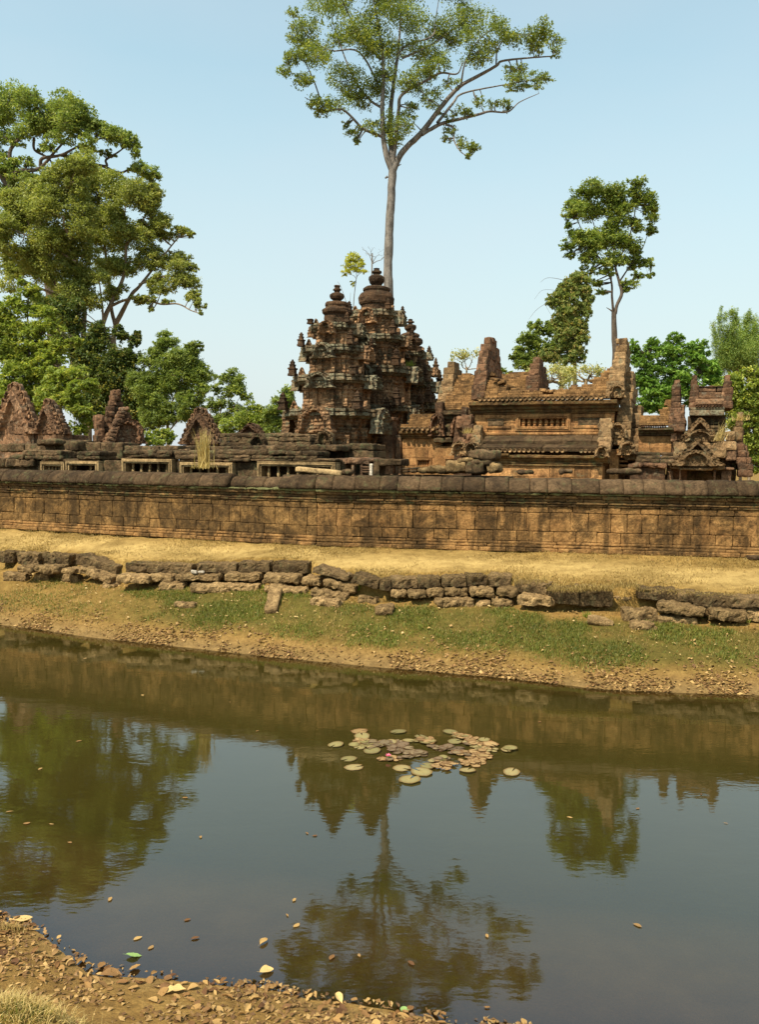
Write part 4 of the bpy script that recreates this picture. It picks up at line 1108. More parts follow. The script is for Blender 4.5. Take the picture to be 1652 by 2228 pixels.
# lower antechamber against the tower
AN = Frame(Z1(1350, 0)[0], 33.6)
ant = bthing('antechamber', 'low ochre antechamber with a short brick roof at the foot of the tallest tower', 'temple hall', AN)
X = lambda u, y=0.0, v=1700: AN.x(Z1(u, v), y)
Zc = lambda v, y=0.0, u=1350: AN.z(Z1(u, v), y)
tz = interp([(X(1180), Zc(1570)), (X(1215), Zc(1545)), (X(1260), Zc(1460, .5)), (X(1300), Zc(1448, .5)), (X(1510), Zc(1452, .5))])
mb = MB(); brick_roof(mb, X(1185), X(1515), -.2, Zc(1578), Zc(1440, .6), .8, tz, 1.5, .075, .3); mb.obj('brick_roof', M['brick'], ant)
mb = MB(); antefixes(mb, X(1195), X(1500), -.3, Zc(1606), Zc(1572), 7); mb.obj('antefix_row', M['gable'], ant)
mb = MB(); cornice(mb, X(1180), X(1515), 0, Zc(1672), Zc(1604), .28, .5); mb.obj('cornice', M['cornice'], ant)
mb = MB(); wx0, wx1, wz0, wz1 = X(1330), X(1430), Zc(1905), Zc(1862)
courses(mb, X(1190), X(1540), 0, .4, wz1 + .11, Zc(1670), .33, .6); courses(mb, X(1190), wx0 - .1, 0, .4, 0, wz1 + .11, .33, .5); courses(mb, wx1 + .1, X(1540), 0, .4, 0, wz1 + .11, .33, .5)
rb(mb, wx0 - .12, wx1 + .12, .02, .4, 0, wz0 - .1, r=0, amp=0); rb(mb, X(1195), X(1535), .41, 2.4, 0, Zc(1600), r=0, amp=0, seg=3); mb.obj('wall', M['sand'], ant)
mb = MB(); frame_window(mb, wx0, wx1, wz0, wz1, 0, .1, .06, .2); wo = mb.obj('window_frame', M['sand'], ant)
for i in range(5):
    mb = MB(); baluster(mb, wx0 + (wx1 - wx0) * (i + .5) / 5, .1, wz0, wz1, .04); mb.obj('baluster', M['sand'], wo)
# carved doorpost between the towers
mb = MB(); rb(mb, X(1035), X(1130), -.3, .2, 0, Zc(1500), r=.02, amp=.02, seg=.07, nmax=40); rb(mb, X(1025), X(1140), -.36, .2, Zc(1512), Zc(1485), r=.02, amp=.02, seg=.08); rb(mb, X(1140), X(1185), -.1, .3, 0, Zc(1640), r=.02, amp=.02, seg=.1)
mb.obj('carved_doorpost', M['sandred'], ant)

# ------------------------------------------------------------------ gate pavilion on the far right
GP = Frame(Z3(800, 0)[0], 26.8)
gop = bthing('gate_pavilion', 'ornate gate pavilion with two stacked carved pediments at the right edge', 'temple gate', GP)
X = lambda u, y=0.0, v=1500: GP.x(Z3(u, v), y)
Zc = lambda v, y=0.0, u=900: GP.z(Z3(u, v), y)
# left wing
tz = interp([(X(350, .6), Zc(1192, .6)), (X(540, .6), Zc(1188, .6)), (X(560, .6), Zc(1150, .6)), (X(610, .6), Zc(1090, .6)), (X(660, .6), Zc(1020, .6)), (X(710, .6), Zc(985, .6))])
mb = MB(); brick_roof(mb, X(340), X(720), -.12, Zc(1325), Zc(980, .9), 1.3, tz, 1.5, .07, .28); mb.obj('brick_roof', M['brick'], gop)
mb = MB(); antefixes(mb, X(365), X(640), -.2, Zc(1345), Zc(1318), 11); mb.obj('antefix_row', M['gablered'], gop)
mb = MB(); cornice(mb, X(340), X(720), 0, Zc(1440), Zc(1345), .3, .5); mb.obj('cornice', M['darkstone'], gop)
mb = MB(); courses(mb, X(340), X(700), 0, 1.4, Zc(1640), Zc(1440), .22, .5); mb.obj('wing_wall', M['sand'], gop)
mb = MB(); ya = -.7
for v0, v1, y0, y1 in ((1660, 1618, -.3, .2), (1700, 1655, -.52, .1), (1745, 1695, -.74, .0)):
    x = X(320, y0)
    while x < X(640, y0): l = random.uniform(.5, .8); rb(mb, x, x + l - .008, y0, y1, Zc(v0, y0), Zc(v1, y0), r=.05, amp=.03, seg=.1); x += l
mb.obj('wing_half_roof', M['darkstone'], gop)
mb = MB()
for k in range(12): rbox(mb, None, (random.uniform(.12, .35), .3, random.uniform(.06, .13)), r=.03, amp=.03, seg=.07, M=TR(X(random.uniform(280, 600), -.9), -.85, Zc(random.uniform(1745, 1775), -.85), random.uniform(-.3, .3), 0, random.uniform(-.15, .15)))
rb(mb, X(280), X(650), -.85, .3, 0, Zc(1780, -.8), r=.03, amp=.03, seg=.14)
mb.obj('wing_base', M['gablered'], gop)
for u, vt, vb, th, yc_, hw in ((735, 838, 1390, .36, 1.0, 1.25), (795, 1112, 1390, .3, .6, .85), (930, 782, 1130, .3, 1.2, .75), (1288, 784, 1130, .34, 1.2, .75)):
    mb = MB(); gable_stack(mb, X(u, yc_ * .5), th, yc_, hw, Zc(vb), GP.z(Z3(u, vt), yc_), step=.19); mb.obj('gable', M['gablered'], gop)
mb = MB(); rb(mb, X(655), X(880), .05, 2.0, 0, Zc(1385), r=.03, amp=.03, seg=.14); rb(mb, X(690, -.1), X(760, -.1), -.12, .2, Zc(1500), Zc(1400), r=.03, amp=.03, seg=.09); mb.obj('pier', M['gablered'], gop)
mb = MB()
for v0, v1, y in ((1100, 1036, .42), (1034, 966, .6), (964, 912, .85)):
    x = X(945, y)
    while x < X(1262, y) - .05:
        l = min(random.uniform(.55, .95), X(1262, y) - x); rb(mb, x, x + l - .008, y + random.uniform(-.02, .02), 1.9, Zc(v0, y), Zc(v1, y), r=.03, amp=.012, seg=.12); x += l
rb(mb, X(940, .9), X(1262, .9), .8, 1.8, Zc(914, .9), Zc(902, .9), r=.03, amp=.03, seg=.1)
mb.obj('roof_slab', M['sandred'], gop)
mb = MB(); antefixes(mb, X(945, .3), X(1250, .3), .3, Zc(1128, .3), Zc(1100, .3), 9); mb.obj('antefix_row', M['gablered'], gop)
mb = MB(); rb(mb, X(888, .3), X(1262, .3), .2, 2.0, Zc(1222, .3), Zc(1160, .3), r=.03, amp=.02, seg=.1); rb(mb, X(890, .3), X(1262, .3), .28, 2.0, Zc(1160, .3), Zc(1130, .3), r=.02, amp=.02, seg=.1); mb.obj('eave', M['towerledge'], gop)
mb = MB(); rb(mb, X(870, .5), X(1280, .5), .55, 2.4, 0, Zc(1222, .5), r=.02, amp=.015, seg=.2); rb(mb, X(700), X(1420), .3, 2.2, 0, Zc(1500), r=.02, amp=.015, seg=.2)
for v in range(1290, 1500, 36): rb(mb, X(1120, .4), X(1215, .4), .42, .7, Zc(v + 26, .4), Zc(v, .4), r=.01, amp=.01, seg=.12)
mb.obj('body', M['darkstone'], gop)
mb = MB(); pediment(mb, (X(1200) - X(750)) / 2 * .95, Zc(1245, -.1) - Zc(1505, -.1), TR(X(1005), -.1, Zc(1505, -.1)), 'flame', .3, 26, 30, .06)
pediment(mb, .42, Zc(1370, -.3) - Zc(1500, -.3), TR(X(1005), -.3, Zc(1500, -.3)), 'arch', .2, 14, 16, .05); mb.obj('upper_pediment', M['gable'], gop)
mb = MB(); pediment(mb, (X(1275, -.7) - X(700, -.7)) / 2 * .9, Zc(1478, -.7) - Zc(1762, -.7), TR(X(985, -.7), -.7, Zc(1762, -.7)), 'flame', .32, 26, 30, .06)
pediment(mb, .46, Zc(1590, -.9) - Zc(1765, -.9), TR(X(972, -1.0), -1.0, Zc(1765, -1.0)), 'arch', .2, 16, 18, .05); mb.obj('lower_pediment', M['gable'], gop)
mb = MB()
rb(mb, X(690, -.6), X(1290, -.6), -.75, .35, Zc(1800, -.7), Zc(1762, -.7), r=.03, amp=.03, seg=.09); rb(mb, X(800, -.7), X(1160, -.7), -.9, .3, Zc(1812, -.8), Zc(1785, -.8), r=.03, amp=.02, seg=.09)
rb(mb, X(720, -.3), X(1290, -.3), -.35, .4, Zc(1672, -.3), Zc(1505, -.3), r=.05, amp=.05, seg=.12)
mb.obj('lintel', M['gable'], gop)
mb = MB()
for u0, u1, y, vt in ((668, 728, -.55, 1690), (1255, 1365, -.5, 1775), (796, 812, -.85, 1800), (1170, 1195, -.7, 1790)): rb(mb, X(u0, y), X(u1, y), y, y + .35, 0, Zc(vt, y), r=.02, amp=.012, seg=.12)
rb(mb, X(1262, -.5), X(1390, -.5), -.62, .3, Zc(1800, -.5), Zc(1778, -.5), r=.02, amp=.02, seg=.1)
rb(mb, X(1290, -.2), X(1410, -.2), -.25, .5, Zc(1700, -.2), Zc(1590, -.2), r=.03, amp=.02, seg=.1)
mb.split('column', M['sandred'], gop)
mb = MB()
rb(mb, X(1240, -.2), X(1405, -.2), -.3, .6, Zc(1590, -.2), Zc(1500, -.2), r=.06, amp=.05, seg=.1); rb(mb, X(1275), X(1400), -.15, .6, Zc(1500), Zc(1385), r=.12, amp=.05, seg=.09)
rb(mb, X(1375, .2), X(1475, .2), .1, .8, Zc(1500, .2), Zc(1340, .2), r=.06, amp=.05, seg=.1); rb(mb, X(1408, .3), X(1468, .3), .2, .6, Zc(1260, .3), Zc(1185, .3), r=.03, amp=.03, seg=.08); rb(mb, X(1390, .3), X(1470, .3), .2, .7, Zc(1342, .3), Zc(1258, .3), r=.06, amp=.04, seg=.08)
mb.split('shoulder_block', M['gable'], gop)
for u, vt, vb, th, yc_, hw in ((1450, 1330, 1740, .3, .9, 1.1), (1510, 1542, 1870, .42, .5, .8)):
    mb = MB(); gable_stack(mb, X(u, yc_ * .4), th, yc_, hw, Zc(vb), GP.z(Z3(u, vt), yc_), step=.2, lean=-.05); mb.obj('side_gable', M['gablered'], gop)

# ------------------------------------------------------------------ ruined gallery running along behind the wall
GA = Frame(690, 25.0)
gal = bthing('gallery_ruin', 'roofless dark gallery ruin with pale window frames behind the wall, left half', 'ruin', GA)
X4 = lambda u, y=0.0, v=700: GA.x(Z4(u, v), y)
V4 = lambda u, v, y=0.0: GA.z(Z4(u, v), y)
XG = lambda u, y=0.0, v=300: GA.x(ZG(u, v), y)
VG = lambda u, v, y=0.0: GA.z(ZG(u, v), y)
core, frames_, ledge, back = MB(), [], MB(), MB()
def win4(X, V, u0, u1, vt, vb, y=-.2, n=5, f=.15):
    """pale frame; the sill is behind the enclosure wall"""
    x0, x1 = X(u0, y) + f, X(u1, y) - f; zt_ = V((u0 + u1) / 2, vt, y) - f; zb_ = zt_ - .5
    m_ = MB(); frame_window(m_, x0, x1, zb_, zt_, y, f, .09, .35); o = m_.obj('window_frame', M['sandpale'], gal)
    for i in range(n):
        if random.random() < .8: m_ = MB(); baluster(m_, x0 + (x1 - x0) * (i + .5) / n, y + .15, zb_, zt_, .045); m_.obj('baluster', M['sandpale'], o)
    return x0 - f, x1 + f, zt_ + f
wins = [win4(X4, V4, 298, 470, 733, 765), win4(X4, V4, 480, 720, 728, 765), win4(X4, V4, 888, 1252, 713, 765), win4(X4, V4, 1308, 1690, 738, 770), win4(XG, VG, 493, 1060, 375, 440, n=7)]
xs = [(wins[k][1], wins[k + 1][0]) for k in range(4)]
xa, xz = X4(-60), XG(1065)
for a, b in [(xa, wins[0][0])] + xs:
    if b > a + .02: rb(core, a, b, -.02, .6, 0, 2.3, r=.03, amp=.02, seg=.16)
rb(core, xa, xz, .62, 1.1, 0, 2.3, r=0, amp=0, seg=4)
for w_ in wins: rb(core, w_[0], w_[1], 0.05, .6, 0, w_[2] - .76, r=0, amp=0, seg=3)
core.obj('wall_core', M['darkstone'], gal)
def ledges(X, V, lst, y, mb, d=.9, st=.75):
    for u0, u1, vt, vb in lst:
        x, xe = X(u0, y), X(u1, y); um = (u0 + u1) / 2
        n = max(1, round((xe - x) / st))
        for k in range(n):
            a = x + (xe - x) * k / n; b = x + (xe - x) * (k + 1) / n; uu = u0 + (u1 - u0) * (k + .5) / n
            rb(mb, a + .004, b - .004, y + random.uniform(-.03, .02), y + d, V(uu, vb, y), V(uu, vt, y) + random.uniform(-.02, .02), r=.04, amp=.035, seg=.09, freq=6)
ledges(X4, V4, [(-60, 240, 712, 768), (160, 440, 655, 690), (180, 445, 690, 716), (550, 725, 658, 690), (555, 720, 688, 716), (890, 1250, 650, 678), (905, 1240, 676, 700), (1260, 1700, 656, 684), (1270, 1700, 684, 712), (62, 160, 682, 716)], -.2, ledge)
ledges(X4, V4, [(300, 720, 714, 732), (888, 1260, 700, 714), (1300, 1700, 712, 738)], -.12, ledge, .7)
ledges(XG, VG, [(-10, 440, 290, 325), (0, 435, 325, 352), (440, 690, 295, 325), (690, 935, 300, 330), (445, 925, 330, 358), (0, 1060, 356, 374)], -.2, ledge)
ledge.obj('eave_ledge', M['darkstone'], gal)
ledges(X4, V4, [(-60, 540, 605, 660), (270, 400, 572, 614), (470, 562, 578, 650), (560, 730, 590, 660), (730, 890, 600, 720), (900, 1290, 622, 655), (1290, 1700, 640, 660)], .9, back, 1.0, .8)
ledges(XG, VG, [(0, 945, 262, 296), (690, 1060, 255, 296)], .5, back, 1.2, .8)
back.obj('upper_course', M['darkstone'], gal)
# stretch of the gallery nearer the towers
G2 = Frame(ZG(500, 0)[0], 28.0)
g2 = bthing('inner_gallery', 'dark mossy stub of gallery wall directly before the left tower', 'ruin', G2)
X2 = lambda u, y=0.0, v=200: G2.x(ZG(u, v), y)
V2 = lambda u, v, y=0.0: G2.z(ZG(u, v), y)
mb = MB(); ledges(X2, V2, [(215, 860, 172, 196), (228, 525, 194, 232), (530, 870, 196, 228), (225, 480, 230, 264), (530, 880, 228, 262)], 0, mb, 1.0, .7); mb.obj('courses', M['darkstone'], g2)
mb = MB(); ledges(X2, V2, [(950, 1330, 250, 292), (960, 1330, 290, 350)], -.3, mb, 1.2, 1.0); rb(mb, X2(205), X2(1330), .1, .8, 0, V2(600, 300), r=.02, amp=.02, seg=.3); mb.obj('block_base', M['darkstone'], g2)
mb = MB(); pediment(mb, .28, .6, TR(X2(500, -.1), -.1, V2(500, 300)), 'arch', .2, 8, 10, .06); pediment(mb, .3, .5, TR(X2(985, -.4), -.42, V2(985, 262)), 'arch', .2, 8, 10, .06); mb.split('naga_figure', M['darkstone'], g2)
# right continuation: broken frames, lintel, rubble
G3 = Frame(850, 24.6)
g3 = bthing('gallery_remains', 'broken red window frames and dark lintel of the gallery below the tallest tower', 'ruin', G3)
X3 = lambda u, y=0.0, v=400: G3.x(ZG(u, v), y)
V3 = lambda u, v, y=0.0: G3.z(ZG(u, v), y)
mb = MB(); ledges(X3, V3, [(985, 1300, 352, 392), (1240, 1340, 350, 378)], -.05, mb, .8, .6); mb.obj('lintel', M['sandred'], g3)
mb = MB(); rb(mb, X3(1060), X3(1130), -.15, .5, 0, V3(1100, 372), r=.05, amp=.04, seg=.1); rb(mb, X3(1340), X3(1384), -.1, .5, 0, V3(1360, 356), r=.05, amp=.04, seg=.1); rb(mb, X3(1384), X3(1552), -.2, .5, V3(1450, 404), V3(1450, 357), r=.03, amp=.03, seg=.1)
rb(mb, X3(1000), X3(2300), .3, 1.0, 0, V3(1500, 470), r=.02, amp=.02, seg=.3); mb.split('dark_block', M['darkstone'], g3)
mb = MB(); rb(mb, X3(1312), X3(1335), -.12, .2, 0, V3(1320, 390), r=.02, amp=.015, seg=.07); mb.obj('white_post', M['white'], g3)
mb = MB()
for u in (1182, 1245): rb(mb, X3(u - 8), X3(u + 8), .0, .15, 0, V3(u, 394), r=.01, amp=.01, seg=.1)
for v in (408, 426, 444): rb(mb, X3(1252), X3(1312), -.02, .2, V3(1280, v + 11), V3(1280, v), r=.01, amp=.01, seg=.1)
mb.split('window_bar', M['sandred'], g3)
for u in (1462, 1522):
    mb = MB(); baluster(mb, X3(u), .05, V3(u, 470), V3(u, 404), .05); mb.obj('baluster', M['sandred'], g3)
mb = MB()
for u0, u1, v0, v1 in ((1540, 1592, 420, 434), (1545, 1590, 438, 452), (1600, 1652, 418, 432), (1605, 1650, 436, 452)): rb(mb, X3(u0), X3(u1), -.1, .3, V3(u0, v1), V3(u0, v0), r=.03, amp=.02, seg=.07)
mb.split('broken_moulding', M['darkstone'], g3)
# loose blocks heaped on the ruin, each a thing
def loose(u0, u1, v0, v1, zc, fr, mat, label, y=-.1, d=.55, nm='fallen_block', tilt=0.0, r=.06, amp=.05):
    x0, x1 = fr.x(zc(u0, (v0 + v1) / 2), y), fr.x(zc(u1, (v0 + v1) / 2), y); z1, z0 = fr.z(zc((u0 + u1) / 2, v0), y), fr.z(zc((u0 + u1) / 2, v1), y)
    p = fr.O + fr.a * (x0 + x1) / 2 + fr.b * (y + d / 2) + np.array([0, 0, (z0 + z1) / 2]); m_ = MB()
    rbox(m_, (0, 0, 0), (x1 - x0, d, z1 - z0), r=min(r, (z1 - z0) * .4), amp=amp, seg=.07, freq=5)
    o = m_.obj(nm, M[mat], None, True); o.location = p; o.rotation_euler = (0, tilt, -fr.th); tag(o, label, 'stone block', 'loose blocks on the gallery ruin'); return o
for a in [(345, 556, 897, 960, 'big dark capping block standing on the rubble left of the library aisle'), (372, 520, 960, 1000, 'dark block wedged under the big capping block'), (198, 342, 972, 1054, 'brown rubble block in the middle of the heap left of the library'),
          (340, 462, 972, 1056, 'dark rubble block touching the shaded gap, right end of the heap'), (66, 194, 1006, 1058, 'low reddish rubble block at the left end of the heap'), (478, 572, 990, 1050, 'small rounded block in the shaded gap under the capping block'),
          (276, 382, 950, 984, 'small reddish block on top of the rubble heap'), (0, 66, 1022, 1060, 'smallest rubble block, left of the low reddish one')]:
    loose(*a[:4], Z2, G3, 'darkstone' if 'dark' in a[4] else 'edge', a[4], -.1)
WT = Frame(Z2(900, 0)[0], 22.35, math.radians(9))
for a in [(698, 812, 1040, 1062, 'thin flat slab on the wall top below the library, left one'), (1004, 1092, 1034, 1062, 'small thick flat block on the wall top below the library window'), (1345, 1578, 1032, 1058, 'long dark flat slab on the wall top right of the library')]:
    loose(*a[:4], Z2, WT, 'coping', a[4], .1, .5)
o = loose(765, 1095, 428, 462, ZG, Frame(ZG(900, 0)[0], 22.95), 'sandpale', 'long pale broken window sill lying aslant on the wall top', 0, .3, 'fallen_sill', .07, .03, .02)
loose(1100, 1160, 432, 470, ZG, Frame(ZG(900, 0)[0], 23.0), 'darkstone', 'small dark block beside the pale fallen window sill', 0, .3)
for a in [(470, 562, 580, 660, 'rounded dark block standing on the gallery below the leftmost pediments'), (268, 400, 570, 612, 'flat dark block on the gallery under the second pediment')]:
    loose(*a[:4], Z4, GA, 'darkstone', a[4], .5)

# ------------------------------------------------------------------ pediments standing among the ruins on the left
def gate_front(name, label, zc, D, apexu, apexv, basev, u0, u1, mat, th=TH, body=True, depth=1.6, tall=1.0):
    fr = Frame(zc(apexu, 0)[0], D, th); t = bthing(name, label, 'pediment', fr)
    z1, z0 = fr.z(zc(apexu, apexv)), fr.z(zc(apexu, basev)); x0, x1 = fr.x(zc(u0, basev)), fr.x(zc(u1, basev))
    mb = MB(); n = 12                                       # stepped stack of stones behind the carved face
    for k in range(n):
        f = (1 - k / n) ** .72; xm = (x0 + x1) / 2 * f
        hw = max(.12, (x1 - x0) / 2 * f); za, zb_ = z0 + (z1 - z0) * k / n, z0 + (z1 - z0) * (k + 1) / n
        q = max(1, int(hw * 2 / .45)); 
        for j in range(q): rb(mb, xm - hw + 2 * hw * j / q + .003, xm - hw + 2 * hw * (j + 1) / q - .003, .05 + random.uniform(-.03, .03), .5, za, zb_ - .001, r=.02, amp=.04, seg=.09)
    mb.obj('gable_stones', M[mat], t)
    mb = MB(); nn = 7                                       # flame leaves standing along both sloping edges
    for k in range(nn):
        f = (1 - (k + .3) / nn) ** .72
        for s_ in (x0, x1):
            hl = (z1 - z0) * .19; pediment(mb, hl * .34, hl, TR(s_ * f * .96, .12 + .02 * (k % 2), z0 + (z1 - z0) * (k + .1) / nn, 0, 0, .12 if s_ > 0 else -.12), 'arch', .16, 4, 7, .03)
    pediment(mb, .16, (z1 - z0) * .2, TR(0, .1, z1 - (z1 - z0) * .1), 'arch', .2, 5, 8, .03)
    mb.obj('flame_border', M[mat], t)
    mb = MB(); pediment(mb, (x1 - x0) / 2 * .84, (z1 - z0) * .88, TR((x0 + x1) * .03, .0, z0 + .03), 'flame', .22, 16, 20, .05); mb.obj('carved_field', M[mat], t)
    mb = MB(); rb(mb, x0 * .92, x1 * .92, .05, depth, 0, z0, r=.02, amp=.02, seg=.25); mb.obj('base', M[mat], t)
    return t, fr
gate_front('ruined_pediment', 'largest reddish pediment ruin at the far left edge', Z4, 35, 105, 188, 535, -50, 250, 'sandred')
gate_front('ruined_pediment', 'smaller stepped pediment ruin right beside the largest one at far left', Z4, 34, 345, 296, 535, 262, 460, 'sandred')
gate_front('ruined_pediment', 'lone triangular red pediment right of the leafy bush, behind the long grass tuft', Z4, 34, 1445, 360, 612, 1305, 1590, 'sandred')
t, fr = gate_front('ruined_roof_top', 'low reddish roof stump peeping over the mossy gallery wall', ZG, 38, 438, 100, 172, 355, 522, 'sandred')
# the slanting pair, seen from the side
PR = Frame(Z4(860, 0)[0], 32.5, math.radians(-28))
pr = bthing('slanting_gables', 'pair of slanting red gables with an arched dark niche, between the trees and the gallery', 'pediment', PR)
Xp = lambda u, v, y=0.0: PR.x(Z4(u, v), y)
Zp = lambda v, y=0.0, u=880: PR.z(Z4(u, v), y)
for au, av, bv, u0, u1, y in ((905, 340, 610, 772, 1018, 0), (838, 215, 610, 735, 1000, 1.1)):
    mb = MB(); n = 10; z0, z1 = Zp(bv, y), Zp(av, y); xa_ = Xp(au, av, y); x0, x1 = Xp(u0, bv, y), Xp(u1, bv, y)
    for k in range(n):
        f = (1 - k / n) ** .9; a, b = xa_ + (x0 - xa_) * f - .08, xa_ + (x1 - xa_) * f * (1 if y == 0 else .8) + .08
        rb(mb, a, a + .3, y - .22, y + .4, z0 + (z1 - z0) * k / n, z0 + (z1 - z0) * (k + 1) / n + .01, r=.05, amp=.04, seg=.08)
        rb(mb, a + .2, b, y, y + .4, z0 + (z1 - z0) * k / n, z0 + (z1 - z0) * (k + 1) / n - .003, r=.04, amp=.035, seg=.09)
    mb.obj('gable', M['gablered' if y else 'sandred'], pr)
mb = MB(); pediment(mb, .62, Zp(415) - Zp(600), TR(Xp(922, 600), -.03, Zp(600)), 'arch', .2, 16, 18, .06); mb.obj('niche', M['gablered'], pr)
mb = MB(); rb(mb, Xp(692, 500, .6), Xp(752, 500, .6), .4, 1.1, Zp(600, .6), Zp(402, .6), r=.08, amp=.05, seg=.1); rb(mb, Xp(690, 560, .6), Xp(760, 560, .6), .35, 1.2, Zp(590, .6), Zp(545, .6), r=.03, amp=.03, seg=.1)
rb(mb, Xp(760, 600), Xp(1010, 600), .02, 1.6, 0, Zp(608), r=.02, amp=.02, seg=.2); rb(mb, Xp(795, 680), Xp(832, 680), -.15, .2, 0, Zp(600), r=.03, amp=.02, seg=.1); mb.obj('base', M['gablered'], pr)
# ------------------------------------------------------------------ trees
def leaves(mb, C, rng, L, asp=.5, up=.5, droop=.25, rnd=None, hang=0.0):
    """one small pointed four-cornered face per leaf or leaf spray"""
    n = len(C)
    nm = rng.normal(0, 1, (n, 3)); nm[:, 2] = np.abs(nm[:, 2]) + up; nm /= np.linalg.norm(nm, axis=1, keepdims=True)
    t = rng.normal(0, 1, (n, 3)); t -= nm * np.sum(t * nm, 1, keepdims=True); t /= np.linalg.norm(t, axis=1, keepdims=True) + 1e-9
    if hang:
        t = t * (1 - hang) + np.array([0, 0, -1.0]) * hang; t /= np.linalg.norm(t, axis=1, keepdims=True) + 1e-9
        nm = np.cross(t, rng.normal(0, 1, (n, 3))); nm /= np.linalg.norm(nm, axis=1, keepdims=True) + 1e-9
    s = np.cross(nm, t); l = (L * rng.uniform(.6, 1.3, n))[:, None]; w_ = l * asp * .5
    base = C - t * l * .5; tip = C + t * l * .5 - np.array([0, 0, 1.0]) * l * droop
    V = np.stack([base, C + s * w_ - t * l * .08, tip, C - s * w_ - t * l * .08], 1).reshape(-1, 3)
    mb.add(V, np.arange(n * 4).reshape(-1, 4), None, None, rng.uniform(0, 1, n) if rnd is None else rnd)

WOOD, DENS, SMALL = .55, 3.0, .66
def tree(name, label, D, zc, zk, blobs, limbs, leafm, barkm, L=.2, cov=1.5, seed=1, asp=.55, spread=.28, clump=.5, base=None, root=None, twig=.05,
         per=26, hang=0.0, cat='tree', shell=.55, group=None, flat=.75, up=.5, holes=0.0, twr=1.0, split=6, sf=1.0):
    rng = np.random.default_rng(seed); s = zk * D / F; cov = cov * DENS; L = L * SMALL; per = max(8, int(per * .9))
    # limbs: list of ([(u, v), ...], r0, r1, (depth at start, depth at end))
    wood = MB(); nodes = []
    gp = None
    for li in limbs:
        pts, r0, r1 = li[:3]; d0, d1 = li[3] if len(li) > 3 else (0, 0)
        P = []
        for i, (u, v) in enumerate(pts):
            P.append(at(*zc(u, v), D + d0 + (d1 - d0) * i / max(1, len(pts) - 1)))
        if gp is None:
            gp = np.array([P[0][0], P[0][1], GZ - .1])
            if root is not None: gp = np.array([root[0], root[1], GZ - .1])
            if P[0][2] > GZ + .3: P = [gp] + ([gp * .5 + P[0] * .5] if P[0][2] > 4 else []) + P
        S_ = spline(P, 6); R = np.linspace(r0, r1, len(S_)) * WOOD
        if gp is not None and li is limbs[0]: R = R * (1 + .35 * np.exp(-np.linspace(0, 6, len(S_))))
        tube(wood, S_, R, 9 if r0 > .12 else 6, .12)
        nodes.append(np.column_stack([S_, R]))
    nodes = np.vstack(nodes)
    up_nodes = nodes[len(nodes) // 12:]
    e = thing(name, label, cat, gp, 0, group)
    crown = MB()
    pix = []
    # project nodes for nearest search in the picture plane
    def proj(p):
        q = p - CAM; z = q @ _f; return np.stack([CX + F * (q @ _r) / z, CY - F * (q @ _u) / z], -1)
    npx = proj(up_nodes[:, :3])
    ragged = []
    for (u, v, ru, rv) in blobs:             # break every spray into uneven smaller ones, so that sky shows between
        m_ = split or 1
        for q in range(m_):
            if m_ == 1: ragged.append((u, v, ru, rv)); continue
            a_, r_ = rng.uniform(0, 6.28), rng.uniform(0, 1) ** .5 * .72; f_ = rng.uniform(.36, .62) * sf
            ragged.append((u + ru * math.cos(a_) * r_, v + rv * math.sin(a_) * r_, ru * f_, rv * f_))
    for (u, v, ru, rv) in ragged:
        dx, dy = zc(u, v); k = int(np.argmin(np.hypot(npx[:, 0] - dx, npx[:, 1] - dy)))
        w3 = up_nodes[k]
        rx, rz = ru * s * 1.08, rv * s * 1.08; ry = (rx + rz) / 2
        Y = w3[1] + rng.normal(0, spread) * ry * 1.5
        c = at(dx, dy, Y)
        # twig from the limb to the middle of the spray
        mid = (w3[:3] + c) / 2 + rng.normal(0, .12, 3) * ry - np.array([0, 0, .12 * ry]); r_ = min(twig * twr, w3[3] * .8)
        tw = spline([w3[:3], mid, c], 4); tube(wood, tw, np.linspace(r_, r_ * .4, len(tw)), 5, .1)
        nl = cov * math.pi * rx * rz / (.5 * L * L * asp)
        ncl = max(3, int(nl / per))
        d = rng.normal(0, 1, (ncl, 3)); d /= np.linalg.norm(d, axis=1, keepdims=True)
        rad = rng.uniform(0, 1, ncl) ** (1 / 3) if shell <= 0 else np.maximum(rng.uniform(0, 1, ncl) ** (1 / 3), rng.uniform(shell, 1, ncl) * (rng.uniform(0, 1, ncl) < .7))
        cc = c + d * rad[:, None] * np.array([rx, ry, rz])
        if holes: cc = cc[fbm(cc * .9, seed, 2) > -holes * 0 - .55 + holes]
        ncl = len(cc)
        if ncl == 0: continue
        for q in range(0, ncl, max(1, ncl // 3)):
            tube(wood, [c, (c + cc[q]) / 2 + rng.normal(0, .06, 3) * ry, cc[q]], [r_ * .45, r_ * .3, r_ * .15], 4)
        sg = clump * (rx * rz) ** .5 * .48
        lc = np.repeat(cc, per, 0) + rng.normal(0, 1, (ncl * per, 3)) * np.array([sg, sg, sg * flat]) * .75
        tone = np.repeat(np.clip(rng.normal(.45, .2, ncl), 0, 1), per)
        rn = np.clip(tone + rng.normal(0, .17, len(lc)), 0, 1)
        leaves(crown, lc, rng, np.full(len(lc), L), asp, up, .25, rn, hang)
    wood.obj('trunk', M[barkm], e, True, world=True)
    crown.obj('crown', M[leafm], e, False, world=True)
    return e

